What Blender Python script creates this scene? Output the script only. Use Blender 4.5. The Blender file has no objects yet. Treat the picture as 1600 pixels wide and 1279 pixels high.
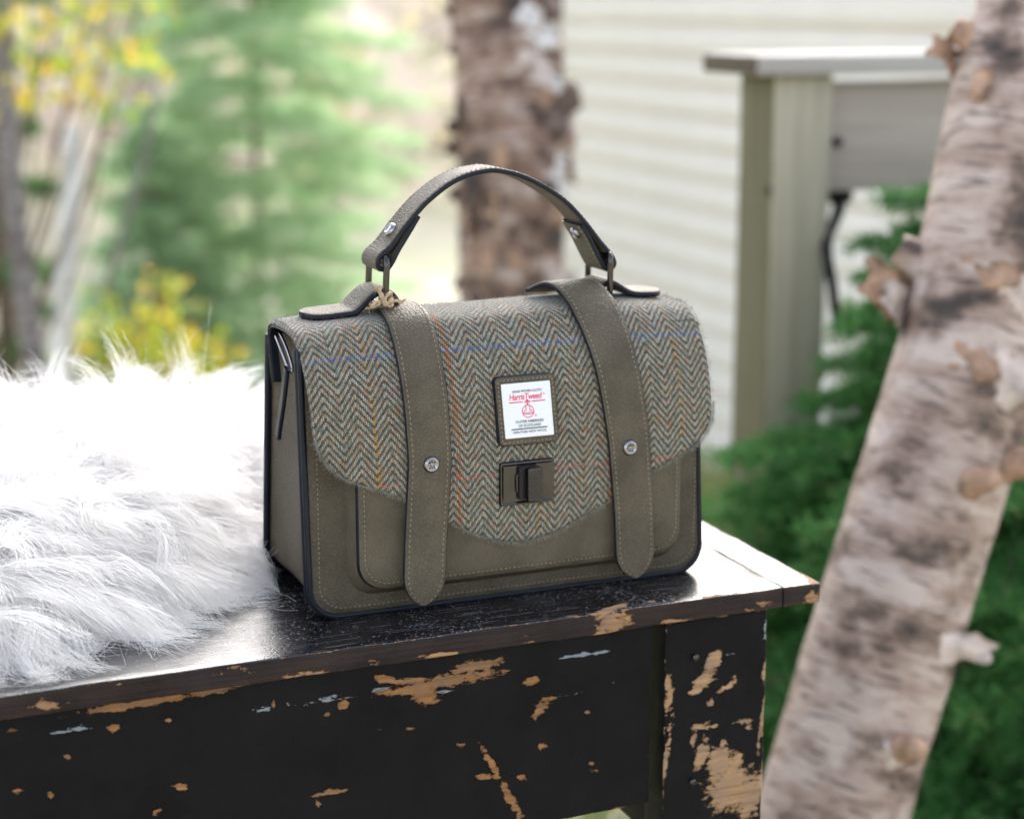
import bpy, math, random
import numpy as np
from mathutils import Vector, noise as mnoise

# ------------------------------------------------------------------ camera, sky, sun, exposure
scene = bpy.context.scene
COL = scene.collection
rng = np.random.default_rng(7)
random.seed(7)

cam_d = bpy.data.cameras.new('camera')
cam = bpy.data.objects.new('camera', cam_d)
COL.objects.link(cam)
cam.location = (-0.2834, -0.9739, 0.3488)
cam.rotation_euler = (math.radians(90 - 12.56), 0, math.radians(-22.785))
cam_d.sensor_width = 36.0
cam_d.lens = 64.6
cam_d.clip_start = 0.02
cam_d.clip_end = 1500
cam_d.dof.use_dof = True
cam_d.dof.focus_distance = 1.035
cam_d.dof.aperture_fstop = 4.9
cam_d.dof.aperture_blades = 9
scene.camera = cam

SUN_EL = math.radians(33)
SUN_AZ = math.radians(36)          # clockwise from +Y: ahead of the viewpoint, veiled by thin cloud
SUN_DIR = Vector((math.sin(SUN_AZ) * math.cos(SUN_EL), math.cos(SUN_AZ) * math.cos(SUN_EL), math.sin(SUN_EL)))
world = bpy.data.worlds.new('World')
scene.world = world
world.use_nodes = True
wt = world.node_tree
bg = wt.nodes['Background']
sky = wt.nodes.new('ShaderNodeTexSky')
sky.sky_type = 'NISHITA'
sky.sun_disc = False
sky.sun_elevation = SUN_EL
sky.sun_rotation = SUN_AZ
sky.air_density = 1.0
sky.dust_density = 3.0
sky.ozone_density = 1.0
hs = wt.nodes.new('ShaderNodeHueSaturation')
hs.inputs['Saturation'].default_value = 0.52
wt.links.new(sky.outputs[0], hs.inputs['Color'])
wt.links.new(hs.outputs[0], bg.inputs['Color'])
bg.inputs['Strength'].default_value = 0.15

sun_d = bpy.data.lights.new('sun', 'SUN')
sun_d.energy = 1.1
sun_d.angle = math.radians(60)
sun_d.color = (1.0, 0.965, 0.92)
sun = bpy.data.objects.new('sun', sun_d)
COL.objects.link(sun)
sun.location = (5, -5, 8)
sun.rotation_euler = SUN_DIR.to_track_quat('Z', 'Y').to_euler()

scene.render.engine = 'CYCLES'
scene.cycles.use_denoising = True
scene.cycles.max_bounces = 7
scene.cycles.use_adaptive_sampling = True
scene.cycles.adaptive_threshold = 0.02
scene.cycles.adaptive_min_samples = 24
scene.cycles.volume_bounces = 0
scene.cycles.diffuse_bounces = 5
scene.cycles.glossy_bounces = 4
scene.cycles.transmission_bounces = 4
scene.cycles.caustics_reflective = False
scene.cycles.caustics_refractive = False
scene.cycles.sample_clamp_indirect = 4.0
scene.view_settings.view_transform = 'Standard'
scene.view_settings.look = 'None'
scene.view_settings.exposure = 1.92
scene.view_settings.gamma = 1.0
scene.view_settings.use_curve_mapping = False

# ------------------------------------------------------------------ helpers
WL = {}


def empty(name, loc, label, cat, group=None):
    o = bpy.data.objects.new(name, None)
    o.empty_display_size = 0.05
    COL.objects.link(o)
    o.location = loc
    WL[o.name] = np.array(loc, float)
    o['label'] = label
    o['category'] = cat
    if group:
        o['group'] = group
    return o


def link(o, parent):
    COL.objects.link(o)
    if parent is not None:
        o.parent = parent
        WL[o.name] = WL[parent.name]
    else:
        WL[o.name] = np.zeros(3)


def mesh(name, V, F, mats, parent=None, smooth=True, midx=None, uv=None, attrs=None):
    """V in world space; F either an (n,k) array or a list of tuples."""
    V = np.asarray(V, float).reshape(-1, 3)
    if parent is not None:
        V = V - WL[parent.name]
    me = bpy.data.meshes.new(name)
    if isinstance(F, np.ndarray):
        k = F.shape[1]
        me.vertices.add(len(V))
        me.vertices.foreach_set('co', V.ravel().astype(np.float32))
        me.loops.add(F.size)
        me.loops.foreach_set('vertex_index', F.ravel().astype(np.int32))
        me.polygons.add(len(F))
        me.polygons.foreach_set('loop_start', np.arange(0, F.size, k, dtype=np.int32))
        me.polygons.foreach_set('loop_total', np.full(len(F), k, dtype=np.int32))
        me.update(calc_edges=True)
    else:
        me.from_pydata(V.tolist(), [], [tuple(int(i) for i in f) for f in F])
    me.validate()
    if not isinstance(mats, (list, tuple)):
        mats = [mats]
    for m in mats:
        me.materials.append(m)
    if midx is not None:
        me.polygons.foreach_set('material_index', np.asarray(midx, np.int32))
    me.polygons.foreach_set('use_smooth', np.full(len(me.polygons), smooth))
    if uv is not None:
        ul = me.uv_layers.new(name='UVMap')
        li = np.empty(len(me.loops), np.int32)
        me.loops.foreach_get('vertex_index', li)
        ul.data.foreach_set('uv', np.asarray(uv, np.float32)[li].ravel())
    if attrs:
        for an, av in attrs.items():
            at = me.attributes.new(an, 'FLOAT', 'POINT')
            at.data.foreach_set('value', np.asarray(av, np.float32))
    me.update()
    o = bpy.data.objects.new(name, me)
    link(o, parent)
    return o


def tag(o, label, cat, group=None):
    o['label'] = label
    o['category'] = cat
    if group:
        o['group'] = group
    return o


def kind(o, k):
    o['kind'] = k
    return o


class Geo:
    """collects several shapes of one part"""
    def __init__(self):
        self.V, self.F, self.M = [], [], []
        self.n = 0

    def add(self, V, F, m=0):
        V = np.asarray(V, float).reshape(-1, 3)
        self.V.append(V)
        for f in F:
            self.F.append(tuple(int(i) + self.n for i in f))
            self.M.append(m)
        self.n += len(V)

    def build(self, name, mats, parent=None, smooth=True):
        return mesh(name, np.concatenate(self.V), self.F, mats, parent, smooth, self.M)


def catmull(pts, n):
    P = np.asarray(pts, float)
    P = np.vstack([2 * P[0] - P[1], P, 2 * P[-1] - P[-2]])
    seg = len(P) - 3
    t = np.linspace(0, seg, n)
    i = np.minimum(t.astype(int), seg - 1)
    u = (t - i)[:, None]
    p0, p1, p2, p3 = P[i], P[i + 1], P[i + 2], P[i + 3]
    return 0.5 * ((2 * p1) + (-p0 + p2) * u + (2 * p0 - 5 * p1 + 4 * p2 - p3) * u ** 2 + (-p0 + 3 * p1 - 3 * p2 + p3) * u ** 3)


def resample(P, n):
    P = np.asarray(P, float)
    d = np.r_[0, np.cumsum(np.linalg.norm(np.diff(P, axis=0), axis=1))]
    t = np.linspace(0, d[-1], n)
    return np.stack([np.interp(t, d, P[:, k]) for k in range(P.shape[1])], 1)


def smooth_path(pts, n):
    return resample(catmull(pts, max(200, n * 6)), n)


def unit(v):
    v = np.asarray(v, float)
    return v / np.maximum(np.linalg.norm(v, axis=-1, keepdims=True), 1e-9)


def tangents(P):
    return unit(np.gradient(P, axis=0))


def tube(P, r, ns=8, closed=False, caps=True):
    P = np.asarray(P, float)
    n = len(P)
    r = np.broadcast_to(np.asarray(r, float), (n,))
    if closed:
        T = unit(np.roll(P, -1, 0) - np.roll(P, 1, 0))
    else:
        T = tangents(P)
    ref = np.array([0, 0, 1.0]) if abs(T[0][2]) < 0.9 else np.array([1.0, 0, 0])
    Ns = []
    nv = unit(np.cross(T[0], ref))
    for i in range(n):
        nv = unit(nv - T[i] * np.dot(nv, T[i]))
        Ns.append(nv)
    Ns = np.array(Ns)
    B = np.cross(T, Ns)
    a = np.linspace(0, 2 * np.pi, ns, endpoint=False)
    V = P[:, None] + r[:, None, None] * (Ns[:, None] * np.cos(a)[None, :, None] + B[:, None] * np.sin(a)[None, :, None])
    F = []
    m = n if closed else n - 1
    for i in range(m):
        j = (i + 1) % n
        for k in range(ns):
            l = (k + 1) % ns
            F.append((i * ns + k, i * ns + l, j * ns + l, j * ns + k))
    if caps and not closed:
        F.append(tuple(range(ns - 1, -1, -1)))
        F.append(tuple(range((n - 1) * ns, n * ns)))
    return V.reshape(-1, 3), F


def box(x0, x1, y0, y1, z0, z1):
    V = [(x, y, z) for x in (x0, x1) for y in (y0, y1) for z in (z0, z1)]
    F = [(0, 1, 3, 2), (4, 6, 7, 5), (0, 4, 5, 1), (2, 3, 7, 6), (0, 2, 6, 4), (1, 5, 7, 3)]
    return np.array(V, float), F


def rbox(x0, x1, y0, y1, z0, z1, r=0.002, step=0.02, jit=0.0, seed=0.0, mid=None):
    """box with rounded, slightly uneven edges; returns V, F, original positions"""
    lo = np.array([x0, y0, z0]); hi = np.array([x1, y1, z1])
    ax = []
    for k in range(3):
        n = max(1, int(round((hi[k] - lo[k] - 2 * r) / (step if np.isscalar(step) else step[k]))))
        mid_ = np.linspace(lo[k] + r, hi[k] - r, n + 1)
        ax.append(np.unique(np.round(np.r_[lo[k], lo[k] + r * 0.3, mid_, hi[k] - r * 0.3, hi[k]], 7)))
    idx = {}
    V = []; F = []

    def vid(p):
        key = (round(p[0], 6), round(p[1], 6), round(p[2], 6))
        if key not in idx:
            idx[key] = len(V)
            V.append(p)
        return idx[key]
    for k in range(3):
        a, b = [(1, 2), (2, 0), (0, 1)][k]
        for side in (0, 1):
            c = lo[k] if side == 0 else hi[k]
            A, B = ax[a], ax[b]
            g = [[None] * len(B) for _ in A]
            for i, u in enumerate(A):
                for j, v in enumerate(B):
                    p = [0, 0, 0]; p[k] = c; p[a] = u; p[b] = v
                    g[i][j] = vid(p)
            for i in range(len(A) - 1):
                for j in range(len(B) - 1):
                    q = (g[i][j], g[i + 1][j], g[i + 1][j + 1], g[i][j + 1])
                    F.append(q if side else q[::-1])
    O = np.array(V, float)
    q = np.clip(O, lo + r, hi - r)
    d = O - q
    L = np.linalg.norm(d, axis=1, keepdims=True)
    P = np.where(L > 1e-9, q + d / np.maximum(L, 1e-9) * np.minimum(L, r), O)
    if jit > 0:
        J = np.array([mnoise.noise_vector(Vector(p * 45) + Vector((seed, seed * 2, 0))) for p in O]) * jit
        J += np.array([mnoise.noise_vector(Vector(p * 190) + Vector((seed, 0, seed))) for p in O]) * jit * 0.5
        e = np.sum((np.minimum(O - lo, hi - O) < r * 1.01), axis=1)
        P = P + J * np.where(e >= 2, 1.0, 0.25)[:, None]
    return P, F, O


def ribbon(P, N, S, hw, t, mats_n=2, crown=0.0, edge=0.0006):
    """leather strap: P centre line of the back, N towards the face, S across. returns V,F,midx (0 leather, 1 edge paint)"""
    P = np.asarray(P, float); n = len(P)
    N = np.broadcast_to(np.asarray(N, float), P.shape); S = np.broadcast_to(np.asarray(S, float), P.shape)
    hw = np.broadcast_to(np.asarray(hw, float), (n,))
    us = np.array([-1, -0.8, -0.5, -0.2, 0.2, 0.5, 0.8, 1.0])
    sec = []
    for u in us:
        sec.append((u, -edge if abs(u) == 1 else 0, 1.0 - (0.12 if abs(u) == 1 else 0) , 0))
    sec.append((1, 0, 0.72, 1)); sec.append((1, 0, 0.3, 1))
    for u in us[::-1]:
        sec.append((u, -edge if abs(u) == 1 else 0, 0.0 + (0.08 if abs(u) == 1 else 0), 0))
    sec.append((-1, 0, 0.3, 1)); sec.append((-1, 0, 0.72, 1))
    m = len(sec)
    V = np.zeros((n, m, 3))
    for j, (u, off, h, _) in enumerate(sec):
        w = np.sign(u) * np.maximum(np.abs(u) * hw + off, 0.0) if u != 0 else 0 * hw
        hh = h * t + (crown * (1 - u * u) if h > 0.5 else 0)
        V[:, j] = P + S * w[:, None] + N * hh
    F = []; M = []
    edges_from = {7, 8, 9, 17, 18, 19}
    for i in range(n - 1):
        for j in range(m):
            k = (j + 1) % m
            F.append((i * m + j, i * m + k, (i + 1) * m + k, (i + 1) * m + j))
            M.append(1 if j in edges_from else 0)
    F.append(tuple(range(m))); M.append(1)
    F.append(tuple(range(n * m - 1, (n - 1) * m - 1, -1))); M.append(1)
    return V.reshape(-1, 3), F, M


def stitches(geo, P, N, pitch=0.0029, ln=0.0020, w=0.00028, h=0.00026):
    """row of thread stitches along P lying on a surface with normals N"""
    P = np.asarray(P, float)
    N = np.broadcast_to(np.asarray(N, float), P.shape)
    d = np.r_[0, np.cumsum(np.linalg.norm(np.diff(P, axis=0), axis=1))]
    k = max(1, int(d[-1] / pitch))
    c = (np.arange(k) + 0.5) * d[-1] / k
    g = lambda A, t: np.stack([np.interp(t, d, A[:, q]) for q in range(3)], 1)
    C = g(P, c); A = g(P, c - ln / 2); B = g(P, c + ln / 2); NN = unit(g(N, c))
    T = unit(B - A); S = np.cross(NN, T)
    T = unit(T + S * 0.14)
    for i in range(k):
        a = C[i] - T[i] * ln / 2; b = C[i] + T[i] * ln / 2; mid = C[i] + NN[i] * h
        s = S[i] * w
        lowN = -NN[i] * 0.0003
        V = [a + lowN, mid - T[i] * ln * 0.25 + s, mid - T[i] * ln * 0.25 - s, mid + T[i] * ln * 0.25 + s, mid + T[i] * ln * 0.25 - s, b + lowN,
             C[i] + lowN + s * 1.2, C[i] + lowN - s * 1.2]
        geo.add(V, [(0, 1, 2), (1, 3, 4, 2), (3, 5, 4), (0, 6, 1), (1, 6, 3), (6, 5, 3), (0, 2, 7), (2, 4, 7), (7, 4, 5)])


def rrect(x0, x1, z0, z1, rb, rt, n=8, open_top=False):
    """rounded rectangle outline in x,z, counter-clockwise from top left going down"""
    pts = []

    def arc(cx, cz, r, a0, a1):
        for a in np.linspace(a0, a1, n):
            pts.append((cx + r * math.cos(a), cz + r * math.sin(a)))

    def lin(p, q, k):
        for t in np.linspace(0, 1, k + 2)[1:-1]:
            pts.append((p[0] + (q[0] - p[0]) * t, p[1] + (q[1] - p[1]) * t))
    arc(x0 + rt, z1 - rt, rt, math.pi / 2, math.pi) if rt > 0 else pts.append((x0, z1))
    lin((x0, z1 - rt), (x0, z0 + rb), 14)
    arc(x0 + rb, z0 + rb, rb, math.pi, 1.5 * math.pi)
    lin((x0 + rb, z0), (x1 - rb, z0), 20)
    arc(x1 - rb, z0 + rb, rb, 1.5 * math.pi, 2 * math.pi)
    lin((x1, z0 + rb), (x1, z1 - rt), 14)
    arc(x1 - rt, z1 - rt, rt, 0, math.pi / 2) if rt > 0 else pts.append((x1, z1))
    return np.array(pts)


# ------------------------------------------------------------------ node helpers
def nd(t, typ, ins=None, **props):
    n = t.nodes.new(typ)
    for k, v in props.items():
        setattr(n, k, v)
    for k, v in (ins or {}).items():
        s = n.inputs[k]
        if isinstance(v, bpy.types.NodeSocket):
            t.links.new(v, s)
        else:
            s.default_value = v
    return n


def mm(t, op, a, b=None, c=None, clamp=False):
    n = t.nodes.new('ShaderNodeMath')
    n.operation = op
    n.use_clamp = clamp
    for i, v in enumerate((a, b, c)):
        if v is None:
            continue
        if isinstance(v, bpy.types.NodeSocket):
            t.links.new(v, n.inputs[i])
        else:
            n.inputs[i].default_value = v
    return n.outputs[0]


def ramp(t, fac, stops, interp='LINEAR'):
    n = t.nodes.new('ShaderNodeValToRGB')
    n.color_ramp.interpolation = interp
    el = n.color_ramp.elements
    while len(el) > 1:
        el.remove(el[0])
    el[0].position = stops[0][0]
    el[0].color = (*stops[0][1], 1)
    for p, c in stops[1:]:
        e = el.new(p)
        e.color = (*c, 1)
    t.links.new(fac, n.inputs[0])
    return n.outputs[0]


def mixc(t, fac, a, b, blend='MIX'):
    n = t.nodes.new('ShaderNodeMix')
    n.data_type = 'RGBA'
    n.blend_type = blend
    for s, v in ((n.inputs[0], fac), (n.inputs[6], a), (n.inputs[7], b)):
        if isinstance(v, bpy.types.NodeSocket):
            t.links.new(v, s)
        elif isinstance(v, tuple):
            s.default_value = (*v, 1) if len(v) == 3 else v
        else:
            s.default_value = v
    return n.outputs[2]


def newmat(name):
    m = bpy.data.materials.new(name)
    m.use_nodes = True
    t = m.node_tree
    return m, t, t.nodes['Principled BSDF']


def simple(name, col, rough=0.5, metal=0.0, var=0.25, scale=40.0, bump=0.0, bscale=200.0, spec=0.5, bdist=0.001):
    m, t, b = newmat(name)
    tc = nd(t, 'ShaderNodeTexCoord')
    nz = nd(t, 'ShaderNodeTexNoise', {'Vector': tc.outputs['Object'], 'Scale': scale, 'Detail': 4.0, 'Roughness': 0.6})
    d = tuple(c * (1 - var) for c in col); l = tuple(min(1, c * (1 + var)) for c in col)
    t.links.new(ramp(t, nz.outputs[0], [(0.3, d), (0.7, l)]), b.inputs['Base Color'])
    b.inputs['Metallic'].default_value = metal
    b.inputs['Specular IOR Level'].default_value = spec
    r = mm(t, 'MULTIPLY_ADD', nz.outputs[0], 0.3 * rough, rough * 0.85)
    t.links.new(r, b.inputs['Roughness'])
    if bump > 0:
        n2 = nd(t, 'ShaderNodeTexNoise', {'Vector': tc.outputs['Object'], 'Scale': bscale, 'Detail': 5.0})
        bp = nd(t, 'ShaderNodeBump', {'Height': n2.outputs[0], 'Strength': bump, 'Distance': bdist})
        t.links.new(bp.outputs[0], b.inputs['Normal'])
    return m


def leaf_mat(name, stops, trans=0.45, rough=0.5):
    m, t, b = newmat(name)
    g = nd(t, 'ShaderNodeNewGeometry')
    col = ramp(t, g.outputs['Random Per Island'], stops)
    t.links.new(col, b.inputs['Base Color'])
    b.inputs['Roughness'].default_value = rough
    b.inputs['Specular IOR Level'].default_value = 0.3
    tr = nd(t, 'ShaderNodeBsdfTranslucent', {'Color': col})
    mx = nd(t, 'ShaderNodeMixShader', {0: trans})
    t.links.new(b.outputs[0], mx.inputs[1]); t.links.new(tr.outputs[0], mx.inputs[2])
    t.links.new(mx.outputs[0], t.nodes['Material Output'].inputs[0])
    return m


# ------------------------------------------------------------------ materials
def leather_mat(name, col, scale=760.0, strength=0.5, rough=0.42):
    m, t, b = newmat(name)
    tc = nd(t, 'ShaderNodeTexCoord')
    wob = nd(t, 'ShaderNodeTexNoise', {'Vector': tc.outputs['Object'], 'Scale': 300.0, 'Detail': 2.0})
    off = nd(t, 'ShaderNodeVectorMath', {0: wob.outputs['Color'], 1: (0.5, 0.5, 0.5)}, operation='SUBTRACT')
    off2 = nd(t, 'ShaderNodeVectorMath', {0: off.outputs[0], 'Scale': 0.0016}, operation='SCALE')
    co = nd(t, 'ShaderNodeVectorMath', {0: tc.outputs['Object'], 1: off2.outputs[0]}, operation='ADD')
    st = nd(t, 'ShaderNodeVectorMath', {0: co.outputs[0], 1: (0.8, 0.8, 1.25)}, operation='MULTIPLY')
    vo = nd(t, 'ShaderNodeTexVoronoi', {'Vector': st.outputs[0], 'Scale': scale}, feature='DISTANCE_TO_EDGE')
    fine = nd(t, 'ShaderNodeTexNoise', {'Vector': tc.outputs['Object'], 'Scale': 2600.0, 'Detail': 2.0})
    big = nd(t, 'ShaderNodeTexNoise', {'Vector': tc.outputs['Object'], 'Scale': 45.0, 'Detail': 4.0})
    cre = nd(t, 'ShaderNodeTexNoise', {'Vector': nd(t, 'ShaderNodeVectorMath', {0: tc.outputs['Object'], 1: (60., 60., 260.)}, operation='MULTIPLY').outputs[0], 'Scale': 1.0, 'Detail': 3.0, 'Distortion': 1.2})
    h = mm(t, 'MINIMUM', mm(t, 'MULTIPLY', vo.outputs['Distance'], 4.0), 1.0)
    h = mm(t, 'POWER', h, 0.6)
    hh = mm(t, 'MULTIPLY_ADD', fine.outputs[0], 0.06, h)
    hh = mm(t, 'MULTIPLY_ADD', cre.outputs[0], 1.2, hh)
    c1 = tuple(c * 0.78 for c in col); c2 = tuple(c * 1.18 for c in col)
    base = ramp(t, big.outputs[0], [(0.3, c1), (0.72, c2)])
    crev = mm(t, 'MULTIPLY_ADD', h, 0.26, 0.74)
    base = mixc(t, 1.0, base, nd(t, 'ShaderNodeCombineColor', {0: crev, 1: crev, 2: crev}).outputs[0], 'MULTIPLY')
    t.links.new(base, b.inputs['Base Color'])
    t.links.new(mm(t, 'MULTIPLY_ADD', big.outputs[0], 0.2, rough - 0.1), b.inputs['Roughness'])
    b.inputs['Specular IOR Level'].default_value = 0.13
    bp = nd(t, 'ShaderNodeBump', {'Height': hh, 'Strength': strength, 'Distance': 0.0009})
    t.links.new(bp.outputs[0], b.inputs['Normal'])
    return m


M_leather = leather_mat('taupe_leather', (0.110, 0.091, 0.066), 470.0, 0.5, 0.5)
M_leather_smooth = leather_mat('taupe_leather_smooth', (0.126, 0.104, 0.075), 640.0, 0.42, 0.52)
M_edge = simple('navy_edge_paint', (0.008, 0.010, 0.016), 0.42, var=0.2, scale=90, bump=0.15, bscale=500, bdist=0.0003, spec=0.22)
M_thread = simple('tan_thread', (0.225, 0.19, 0.125), 0.8, var=0.25, scale=500)
M_lining = simple('black_lining', (0.012, 0.012, 0.014), 0.8, var=0.2, scale=200)
M_gun = simple('gunmetal', (0.075, 0.068, 0.066), 0.2, metal=1.0, var=0.12, scale=60, bump=0.05, bscale=300, bdist=0.0004)
M_steel = simple('polished_steel', (0.30, 0.29, 0.31), 0.18, metal=1.0, var=0.1, scale=80, bump=0.05, bscale=400, bdist=0.0003)
M_black = simple('black_metal', (0.015, 0.015, 0.016), 0.3, metal=0.6, var=0.2)
M_twine = simple('jute_fibre', (0.46, 0.33, 0.21), 0.85, var=0.35, scale=600)
M_ink = simple('navy_ink', (0.02, 0.025, 0.06), 0.8, var=0.2)
M_red = simple('pink_red_thread', (0.72, 0.06, 0.14), 0.8, var=0.15, scale=900)


def label_mat():
    m, t, b = newmat('woven_white_satin')
    tc = nd(t, 'ShaderNodeTexCoord')
    sc = nd(t, 'ShaderNodeVectorMath', {0: tc.outputs['Object'], 1: (1.0, 1.0, 1.4)}, operation='MULTIPLY')
    w = nd(t, 'ShaderNodeTexWave', {'Vector': sc.outputs[0], 'Scale': 900.0, 'Distortion': 1.5, 'Detail': 1.0}, bands_direction='DIAGONAL')
    t.links.new(ramp(t, w.outputs[0], [(0.2, (0.66, 0.67, 0.72)), (0.8, (0.86, 0.86, 0.88))]), b.inputs['Base Color'])
    b.inputs['Roughness'].default_value = 0.55
    bp = nd(t, 'ShaderNodeBump', {'Height': w.outputs[0], 'Strength': 0.3, 'Distance': 0.0002})
    t.links.new(bp.outputs[0], b.inputs['Normal'])
    return m


M_label = label_mat()
V_BLUE, V_RED = 0.0165, 0.0905     # arc positions of the two weft stripes, filled by the flap's own uv


def tweed_mat():
    m, t, b = newmat('herringbone_tweed')
    uv = nd(t, 'ShaderNodeUVMap')
    wob = nd(t, 'ShaderNodeTexNoise', {'Vector': uv.outputs[0], 'Scale': 260.0, 'Detail': 2.0})
    wo = nd(t, 'ShaderNodeVectorMath', {0: wob.outputs['Color'], 1: (0.5, 0.5, 0.5)}, operation='SUBTRACT')
    ws = nd(t, 'ShaderNodeVectorMath', {0: wo.outputs[0], 'Scale': 0.0011}, operation='SCALE')
    uvd = nd(t, 'ShaderNodeVectorMath', {0: uv.outputs[0], 1: ws.outputs[0]}, operation='ADD')
    sp = nd(t, 'ShaderNodeSeparateXYZ', {0: uvd.outputs[0]})
    u, v = sp.outputs[0], sp.outputs[1]
    U = mm(t, 'DIVIDE', mm(t, 'ADD', u, 0.5), 0.00092)
    Vv = mm(t, 'DIVIDE', mm(t, 'ADD', v, 0.5), 0.00118)
    i = mm(t, 'FLOOR', U); j = mm(t, 'FLOOR', Vv)
    N = 10.0
    k = mm(t, 'PINGPONG', mm(t, 'ADD', i, 0.5), N)
    diag = mm(t, 'DIVIDE', mm(t, 'ADD', Vv, k), 4.0)
    ph = mm(t, 'FRACT', diag)
    seg = mm(t, 'FLOOR', diag)
    jn = nd(t, 'ShaderNodeTexNoise', {'Vector': uv.outputs[0], 'Scale': 900.0, 'Detail': 2.0})
    top = mm(t, 'LESS_THAN', ph, mm(t, 'MULTIPLY_ADD', jn.outputs[0], 0.62, 0.23))
    # random colours
    w1 = nd(t, 'ShaderNodeTexWhiteNoise', {'Vector': nd(t, 'ShaderNodeCombineXYZ', {0: i, 1: seg, 2: 3.0}).outputs[0]}, noise_dimensions='3D')
    w2 = nd(t, 'ShaderNodeTexWhiteNoise', {'Vector': nd(t, 'ShaderNodeCombineXYZ', {0: mm(t, 'FLOOR', mm(t, 'DIVIDE', U, 2.0)), 1: j, 2: 9.0}).outputs[0]}, noise_dimensions='3D')
    light = ramp(t, w1.outputs[0], [(0.0, (0.34, 0.37, 0.36)), (0.20, (0.26, 0.28, 0.26)), (0.38, (0.40, 0.37, 0.32)), (0.56, (0.27, 0.28, 0.22)),
                                    (0.70, (0.36, 0.24, 0.19)), (0.84, (0.15, 0.20, 0.18)), (0.92, (0.44, 0.42, 0.38)), (0.97, (0.34, 0.20, 0.07))], 'CONSTANT')
    dark = ramp(t, w2.outputs[0], [(0.0, (0.040, 0.056, 0.056)), (0.2, (0.058, 0.074, 0.046)), (0.4, (0.085, 0.048, 0.042)), (0.52, (0.030, 0.032, 0.044)),
                                   (0.66, (0.10, 0.12, 0.11)), (0.8, (0.055, 0.050, 0.055)), (0.9, (0.13, 0.04, 0.045)), (0.95, (0.17, 0.10, 0.03))], 'CONSTANT')

    def line(coord, c, w):
        return mm(t, 'LESS_THAN', mm(t, 'ABSOLUTE', mm(t, 'SUBTRACT', coord, c)), w)
    mustard = None
    for c in (0.0345, 0.1335, 0.2275):
        s = line(u, c, 0.0008)
        mustard = s if mustard is None else mm(t, 'MAXIMUM', mustard, s)
    orange = None
    for c in (0.0835, 0.1800):
        s = line(u, c, 0.0010)
        orange = s if orange is None else mm(t, 'MAXIMUM', orange, s)
    light = mixc(t, mm(t, 'MULTIPLY', mustard, mm(t, 'GREATER_THAN', w1.outputs[0], 0.22)), light, (0.50, 0.27, 0.045))
    light = mixc(t, mm(t, 'MULTIPLY', orange, mm(t, 'GREATER_THAN', w1.outputs[0], 0.16)), light, (0.52, 0.16, 0.035))
    dark = mixc(t, line(v, V_BLUE, 0.0013), dark, (0.045, 0.085, 0.27))
    dark = mixc(t, mm(t, 'MULTIPLY', line(v, V_RED, 0.0012), mm(t, 'GREATER_THAN', w2.outputs[0], 0.2)), dark, (0.32, 0.035, 0.05))
    col = mixc(t, top, dark, light)
    soft = nd(t, 'ShaderNodeTexNoise', {'Vector': uv.outputs[0], 'Scale': 620.0, 'Detail': 3.0})
    col = mixc(t, mm(t, 'MULTIPLY', soft.outputs[0], 0.46), col, (0.135, 0.125, 0.105))
    col = mixc(t, 1.0, col, (0.97, 0.90, 0.80), 'MULTIPLY')
    fib = nd(t, 'ShaderNodeTexNoise', {'Vector': uv.outputs[0], 'Scale': 1800.0, 'Detail': 3.0})
    fb = mm(t, 'MULTIPLY_ADD', fib.outputs[0], 1.1, 0.42)
    gapu = mm(t, 'MULTIPLY_ADD', mm(t, 'SINE', mm(t, 'MULTIPLY', mm(t, 'FRACT', U), math.pi)), 0.75, 0.42)
    fb = mm(t, 'MULTIPLY', fb, gapu)
    col = mixc(t, 1.0, col, nd(t, 'ShaderNodeCombineColor', {0: fb, 1: fb, 2: fb}).outputs[0], 'MULTIPLY')
    t.links.new(col, b.inputs['Base Color'])
    b.inputs['Roughness'].default_value = 0.92
    b.inputs['Specular IOR Level'].default_value = 0.15
    b.inputs['Sheen Weight'].default_value = 0.25
    b.inputs['Sheen Roughness'].default_value = 0.5
    fu = mm(t, 'SINE', mm(t, 'MULTIPLY', mm(t, 'FRACT', U), math.pi))
    fv = mm(t, 'SINE', mm(t, 'MULTIPLY', mm(t, 'FRACT', Vv), math.pi))
    hwarp = mm(t, 'MULTIPLY', fu, mm(t, 'SINE', mm(t, 'MULTIPLY', mm(t, 'DIVIDE', ph, 0.54, clamp=True), math.pi)))
    hweft = mm(t, 'MULTIPLY', fv, 0.35)
    hgt = mm(t, 'ADD', mm(t, 'MULTIPLY', top, hwarp), mm(t, 'MULTIPLY', mm(t, 'SUBTRACT', 1.0, top), hweft))
    hgt = mm(t, 'MULTIPLY_ADD', fib.outputs[0], 0.5, hgt)
    bp = nd(t, 'ShaderNodeBump', {'Height': hgt, 'Strength': 0.7, 'Distance': 0.0005})
    t.links.new(bp.outputs[0], b.inputs['Normal'])
    return m


M_tweed = tweed_mat()
M_fuzz = simple('wool_fibre', (0.24, 0.235, 0.20), 0.9, var=0.5, scale=300)


def wsum(t, ob):
    n = nd(t, 'ShaderNodeTexNoise', {'Vector': ob, 'Scale': 60.0, 'Detail': 4.0})
    return nd(t, 'ShaderNodeVectorMath', {0: n.outputs['Color'], 'Scale': 0.03}, operation='SCALE').outputs[0]


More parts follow.
